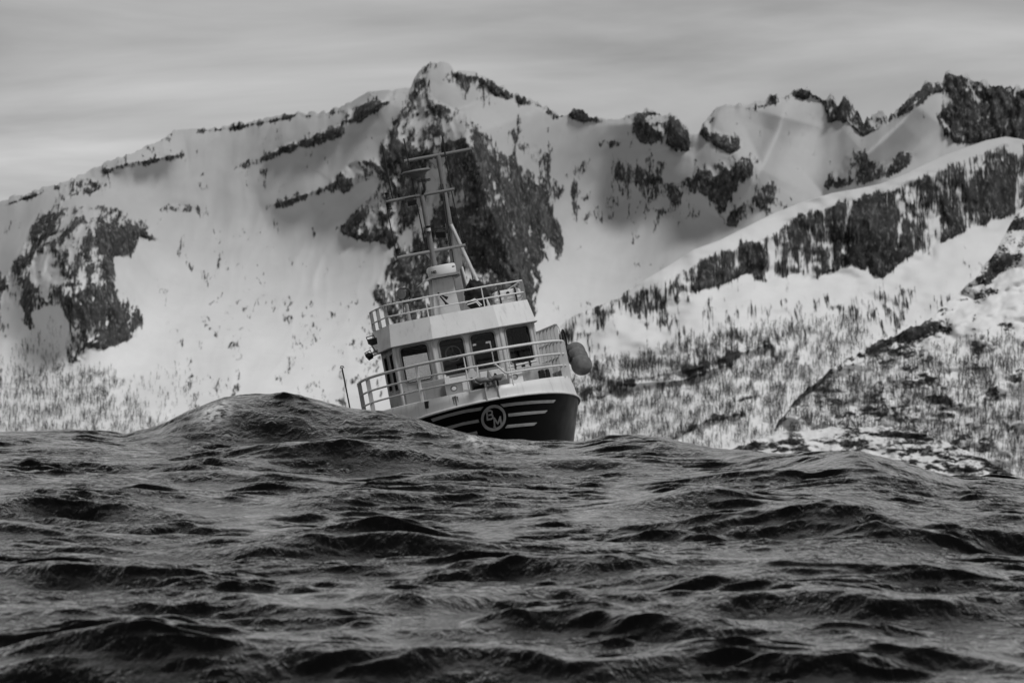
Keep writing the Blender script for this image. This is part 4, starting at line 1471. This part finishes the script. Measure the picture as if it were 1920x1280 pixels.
def floodlight(px_, py_, yy, size, tilt=(0, 0, 0), lens=True):
    c = bp(px_, py_, yy)
    rot = Matrix.Rotation(tilt[0], 3, 'X') @ Matrix.Rotation(tilt[1], 3, 'Y') @ Matrix.Rotation(tilt[2], 3, 'Z')
    m = MB()
    w, d, h = size
    f = [(-w / 2, -d / 2, -h / 2), (w / 2, -d / 2, -h / 2), (w / 2, -d / 2, h / 2), (-w / 2, -d / 2, h / 2)]
    bk = [(-w * .35, d / 2, -h * .35), (w * .35, d / 2, -h * .35), (w * .35, d / 2, h * .35), (-w * .35, d / 2, h * .35)]
    m.add([c + rot @ Vector(p) for p in f + bk], [(0, 1, 2, 3), (4, 7, 6, 5), (0, 4, 5, 1), (1, 5, 6, 2), (2, 6, 7, 3), (3, 7, 4, 0)])
    o = m.build('floodlight', BLACK, boat, .012)
    q = MB(); q.tube([c + rot @ Vector((-w / 2 - .015, 0, 0)), c + rot @ Vector((-w / 2 - .015, d * .3, h * .75)), c + rot @ Vector((w / 2 + .015, d * .3, h * .75)), c + rot @ Vector((w / 2 + .015, 0, 0))], .014, 6); q.build('bracket', BLACK, o)
    return o


floodlight(771, 379, y1 - .1, (.24, .14, .14), (.5, 0, .1)); floodlight(827, 438, y2 - .3, (.26, .16, .17), (.5, 0, -.3))
floodlight(697.5, 640, 1.6, (.2, .18, .17), (.25, 0, .5)); floodlight(692, 667, 1.5, (.15, .16, .14), (.7, 0, .5))
m = MB(); m.tube([bp(697, 648, 1.6), bp(704, 658, 1.6), bp(708, 656, 1.6)], .022, 6); m.build('lamp_arm', GREY, boat)
m = MB(); m.tube([bp(694, 664, 1.5), bp(702, 659, 1.5), bp(708, 660, 1.6)], .02, 6); m.build('lamp_arm', GREY, boat)
# searchlight on the roof
sc_ = bp(758, 550, .9)
m = MB(); ax = Vector((.55, .8, .05)).normalized()
m.lathe([(.12, -.16), (.145, -.15), (.145, .06), (.13, .12), (.10, .17)], sc_, ax, 20); sl = m.build('searchlight', BLACK, boat)
m = MB(); m.lathe([(.126, -.172), (.126, -.16)], sc_, ax, 20); m.lathe([(.04, -.185), (.04, -.17)], sc_ + Vector((0, 0, .02)), ax, 10); m.build('rear_cover', GREY, sl)
m = MB(); sd = ax.cross(Vector((0, 0, 1))).normalized()
m.tube([sc_ + sd * .16, sc_ + sd * .15 + Vector((0, 0, -.12)), sc_ + sd * .06 + Vector((0, 0, -.24)), sc_ + Vector((0, 0, -.27)), sc_ - sd * .06 + Vector((0, 0, -.24)), sc_ - sd * .15 + Vector((0, 0, -.12)), sc_ - sd * .16], .018, 6)
m.build('yoke', BLACK, sl)
m = MB(); m.tube([sc_ + Vector((0, 0, -.26)), Vector((sc_.x, sc_.y, 5.1))], [.05, .055], 10); m.build('post', GREY, sl)
m = MB(); cl = bp(758, 594, .55); m.tube([cl + Vector((.04 * math.cos(a), 0, .055 * math.sin(a))) for a in [2 * math.pi * k / 14 for k in range(14)]], .008, 5, closed=True); m.tube([cl + Vector((0, 0, .055)), sc_ + Vector((-.06, 0, -.1))], .007, 5); m.build('cable_loop', BLACK, sl)

# ---- foredeck: windlass, fairlead plates, deck boxes
for px_, py_, w_, h_ in ((851, 717, .44, .40), (966, 705, .42, .34)):
    c = bp(px_, py_, -2.45)
    s = 1 if c.x > 0 else -1
    a = math.asin(c.x / 2.4)
    yy = YC - (YC + 2.66) * math.cos(a)
    tx, ty = math.cos(a) * 2.4, (YC + 2.66) * math.sin(a)
    l_ = math.hypot(tx, ty); tx /= l_; ty /= l_
    cx_, cy_ = 2.4 * math.sin(a), yy
    el = [(w_ / 2 - .02 + .085 * math.cos(t), 3.19 + .065 * math.sin(t)) for t in [2 * math.pi * k / 20 for k in range(20)]]
    P, o = panel('fairlead_plate', (cx_ - tx * w_ / 2, cy_ - ty * w_ / 2), (cx_ + tx * w_ / 2, cy_ + ty * w_ / 2), 2.95, 3.31, [el], .03, (WHITE, WHITE), boat)
    m = MB(); m.tube([P(p[0], p[1], -.015) for p in el], .02, 6, closed=True); m.build('fairlead_ring', GREY, o)
m = MB(); c = bp(835.5, 700, -2.0); m.box((c.x, c.y, 3.2), (.13, .12, .62)); m.box((c.x - .03, c.y, 3.53), (.05, .05, .06)); m.build('mooring_post', WHITE, boat, .01)
m = MB(); c = bp(880, 712, -2.0); m.box((c.x, c.y, 3.1), (.05, .05, .5)); m.build('mooring_post', WHITE, boat, .006)
m = MB(); c = bp(852, 692, -.5); m.box((c.x, -.3, 3.33), (.5, .2, .36)); m.build('deck_locker', WHITE, boat, .015)
m = MB(); c = bp(918, 680, -.2); m.box((c.x, -.25, 3.42), (.62, .14, .22)); m.build('deck_locker', WHITE, boat, .015)
m = MB(); c = bp(990, 690, -.4); m.box((1.35, -.2, 3.15), (1.1, .14, .62)); m.build('deck_locker', OFFW, boat, .015)
m = MB(); c = bp(740, 745, -.3); m.box((-1.55, -.2, 2.95), (.5, .3, .9)); m.build('deck_locker', GREY, boat, .02)
m = MB(); m.box((-1.05, -.12, 3.12), (.75, .18, .85)); m.build('deck_locker', GREY, boat, .02)
m = MB(); a = bp(953, 688, -.55); b = bp(1006, 676, -.45); m.tube([a, b], .028, 8); tb = m.build('towing_bar', WHITE, boat)
for f in (.24, .76):
    q = MB(); c = a * (1 - f) + b * f; q.tube([c + Vector((0, -.03, .09)), c + Vector((0, -.04, -.1))], .022, 6); q.tube([c + Vector((-.04, -.03, -.06)), c + Vector((.04, -.03, -.02))], .014, 6); q.build('clamp', BLACK, tb)
for px_, py_, w_, h_ in ((799, 741, .11, .17),):
    c = bp(px_, py_, -2.0); h, n_, _ = on_hull(Vector((c.x, -9, 2.6)), Vector((0, 1, 0)), 0) or (Vector((c.x, -2.0, 2.6)), Vector((0, -1, 0)), None)
    a = math.asin(c.x / 2.53); yy = YC - (YC + 2.765) * math.cos(a)
    rot = Matrix.Rotation(math.atan2((YC + 2.765) * math.sin(a), 2.53 * math.cos(a)), 3, 'Z')
    m = MB(); m.box((c.x, yy + .01, 2.93), (w_, .08, h_), rot); m.build('freeing_port', BLACK, boat)
for px_, py_ in ((1014, 704), (1027, 700), (1016, 690)):
    c = bp(px_, py_, -.6); m = MB(); m.box((c.x, c.y, 3.12), (.1, .12, .2)); m.lathe([(.05, 0), (.06, .06), (.03, .1)], (c.x, c.y, 3.2), n=10); m.build('bollard', BLACK, boat, .01)
wl = bp(912, 716, -2.3)
m = MB(); m.lathe([(.17, -.34), (.19, -.3), (.1, -.26), (.1, .22), (.19, .26), (.17, .3)], (wl.x, -2.1, 3.2), (1, 0, 0), 16); m.box((wl.x, -1.95, 2.75), (.5, .4, .7)); wnd = m.build('windlass', BLACK, boat)
m = MB(); m.lathe([(.075, -.11), (.075, -.09), (.05, -.08), (.05, .08), (.075, .09), (.075, .11)], (-.02, -2.78, 3.1), (1, 0, 0), 14); m.build('bow_roller', STEEL, boat)
for s in (-1, 1):
    m = MB(); m.box((-.02 + s * .13, -2.72, 3.09), (.025, .22, .2)); m.build('roller_cheek', STEEL, boat)
m = MB(); c = bp(943, 706, -1.9); m.box((c.x, -1.8, 3.08), (.3, .25, .24)); m.build('winch_motor', GREY, boat, .02)
m = MB(); m.tube([bp(927, 702, -1.6), bp(948, 699, -1.6), bp(951, 712, -1.6)], .012, 6); m.build('hydraulic_pipe', WHITE, boat)
# rust weeping from the starboard fairlead down the bulwark
def bulwark_pt(x, z):
    a0 = math.asin(x / 2.62); a1 = math.asin(x / 2.5)
    y0 = YC - (YC + 2.77) * math.cos(a0); y1 = YC - (YC + 2.76) * math.cos(a1)
    zk = knuckle_z(y0); f = (z - zk) / (TOPZ - zk)
    return Vector((x, y0 + (y1 - y0) * f - .014, z))


cr_ = bp(849, 728, -2.4)
for dx, z0, z1, w_ in ((-.05, 2.99, 2.80, .02), (.0, 3.0, 2.74, .03), (.05, 2.98, 2.84, .015)):
    m = MB(); x_ = cr_.x + dx
    m.add([bulwark_pt(x_ - w_, z0), bulwark_pt(x_ + w_, z0), bulwark_pt(x_ + w_ * .3, z1), bulwark_pt(x_ - w_ * .3, z1)], [(0, 1, 2, 3)])
    m.build('rust_streak', RUST, bulwark)
# hook pole amidships
m = MB(); a, b = bp(655.5, 762, 3.2), bp(641, 688, 3.2)
m.tube([a + Vector((0, 0, -1.2)), a, b], .02, 6); m.tube([b + Vector((-.05, 0, -.03)), b + Vector((-.02, 0, .03)), b + Vector((.03, 0, .02)), b + Vector((.05, 0, -.03))], .012, 5); m.build('hook_pole', BLACK, boat)
# working deck aft
m = MB(); m.box((0, 7.2, 2.6), (2.6, 1.4, .9)); m.build('fish_hold_hatch', GREY, boat, .03)
for s in (-1, 1):
    m = MB(); m.box((s * 2.52, 7.2, 2.35), (.08, 6.0, .62)); m.build('side_plating', OFFW, boat, .01)


# ------------------------------------------------------------------ loose gear on the boat: things of their own
def loose(name, label, cat, pivot, group=None):
    o = bpy.data.objects.new(name, None)
    o.matrix_world = BOAT @ Matrix.Translation(pivot)
    o.empty_display_size = .2
    link(o, label=label, cat=cat, group=group)
    return o


def shift(m, p):
    m.v = [q - Vector(p) for q in m.v]
    return m


# anchor in its roller
ap = Vector((-.03, -2.62, 3.15))
an = loose('anchor', 'claw anchor with a pointed crown stowed in the bow roller', 'anchor', ap)
m = MB()
m.tube([(0, -.28, -.02), (0, .1, .06), (0, .55, .1)], [.035, .03, .03], 8)
m.build('shank', STEEL, an)
m = MB()
c0 = Vector((0, -.26, .06))
for s in (-1, 1):
    arm = [c0, c0 + Vector((s * .13, -.03, .04)), c0 + Vector((s * .24, -.04, .02)), c0 + Vector((s * .34, .02, .09))]
    m.tube(arm, [.05, .06, .075, .02], 8)
    m.prism([c0 + Vector((s * .10, -.04, .0)), c0 + Vector((s * .26, -.09, -.07)), c0 + Vector((s * .38, -.02, .02)), c0 + Vector((s * .34, .03, .10)), c0 + Vector((s * .16, .0, .09))], (0, .03, 0))
m.build('claw', MASTG, an)
m = MB(); m.tube([c0 + Vector((0, 0, .02)), c0 + Vector((0, .02, .12)), c0 + Vector((0, .06, .27))], [.08, .05, .008], 8); m.build('crown_point', MASTG, an)

# floats on the port side
FL = [((1090.5, 684), .75, .262), ((1083.5, 670), 1.25, .258), ((1079, 660), 1.75, .255)]
for i, ((px_, py_), yy, r) in enumerate(FL):
    c = bp(px_, py_, yy)
    c.x = max(c.x, 2.5 + r - .06 + .02 * i)
    o = loose('float', ['round grey scuffed float hanging lowest of three off the port rail', 'middle one of the three round floats off the port rail', 'topmost round float partly hidden behind the other two'][i], 'float', c, 'floats hung off the port rail')
    ax = Vector((-.75, .1, .65)).normalized()
    pr = [(r * math.sin(t), -r * math.cos(t)) for t in [math.radians(6 + 150 * k / 14) for k in range(15)]] + [(.075, r * 1.02), (.06, r * 1.18)]
    m = MB(); m.lathe(pr, (0, 0, 0), ax, 24); m.build('float_body', FLOAT, o)
    m = MB(); m.lathe([(.085, r * 1.0), (.085, r * 1.12), (.05, r * 1.25)], (0, 0, 0), ax, 12); m.build('float_neck', BLACK, o)
    hook = Vector((2.46, yy + .0, 3.95)) - c
    m = MB(); m.tube([ax * r * 1.2, ax * r * 1.2 * .5 + hook * .5 + Vector((0, 0, .03)), hook], .02, 6); m.build('lashing', ROPE, o)
cp = Vector((2.48, .9, 3.95))
o = loose('rope_coil', 'dark rope coil hung over the end of the tall port rail', 'rope', cp)
random.seed(4)
for k in range(3):
    pts = []
    for t in [2 * math.pi * j / 20 for j in range(20)]:
        pts.append(Vector((.05 * math.cos(t) + .02 * k, .10 * math.cos(t + .4 * k) - .06 * k, .24 * math.sin(t) + .05 * math.cos(2 * t + k))))
    m = MB(); m.tube(pts, .026, 6, closed=True); m.build('rope_turn', ROPE if k != 1 else GREY, o)

# life raft canister on the roof
lr = bp(950, 556, 1.0)
o = loose('life_raft', 'white ribbed life raft case lashed inside the roof rail', 'life raft', Vector((lr.x, lr.y, 5.12)))
m = MB()
sec = rrect(-.34, .34, 0, .34, .09, 4)
m.prism([(x, -.22, z) for x, z in sec], (0, .5, 0)); m.build('raft_shell', WHITE, o, .04)
for z in (.1, .2):
    m = MB(); m.box((0, .03, z), (.72, .54, .035)); m.build('shell_rib', OFFW, o, .01)
for x in (-.2, .2):
    m = MB(); m.box((x, .03, .172), (.035, .56, .36)); m.build('strap', BLACK, o)
m = MB(); m.lathe([(.045, 0), (.045, .03)], (-.0, -.262, .24), (0, -1, 0), 10); m.build('release_knob', BLACK, o)
a = bp(949, 545, 1.0) - Vector((lr.x, lr.y, 5.12)); b = bp(972, 529, .9) - Vector((lr.x, lr.y, 5.12))
m = MB(); m.tube([a, b], .014, 6); m.build('lashing', WHITE, o)

# covered gear beside the mast
cv = bp(893, 555, 1.15)
o = loose('covered_gear', 'black canvas bundle of deck gear under the mast brace', 'gear', Vector((cv.x, cv.y, 5.12)))
bm = bmesh.new(); bmesh.ops.create_icosphere(bm, subdivisions=4, radius=1)
for v in bm.verts:
    p = v.co
    nse = float(fbm(np.array([p.x * 2.3 + p.z]), np.array([p.y * 2.3 + p.z * 1.7]), 3, 8)[0])
    fold = .06 * math.sin(9 * p.x + 5 * p.z + 3 * nse)
    s = 1 + .34 * nse + fold
    v.co = Vector((p.x * .29 * s, p.y * .24 * s, max(-.3, p.z * .36 * s) + .34))
me = bpy.data.meshes.new('canvas_cover'); bm.to_mesh(me); bm.free()
me.materials.append(CANVAS); me.polygons.foreach_set('use_smooth', [True] * len(me.polygons))
c_ = bpy.data.objects.new('canvas_cover', me); link(c_, o)
for k, (a, b, c2) in enumerate((((873, 568), (890, 560), (903, 572)), ((876, 571), (893, 566), (900, 574)))):
    m = MB(); m.tube([bp(*q, .85) - Vector((cv.x, cv.y, 5.12)) for q in (a, b, c2)], .016, 6); m.build('hose', WHITE, o)
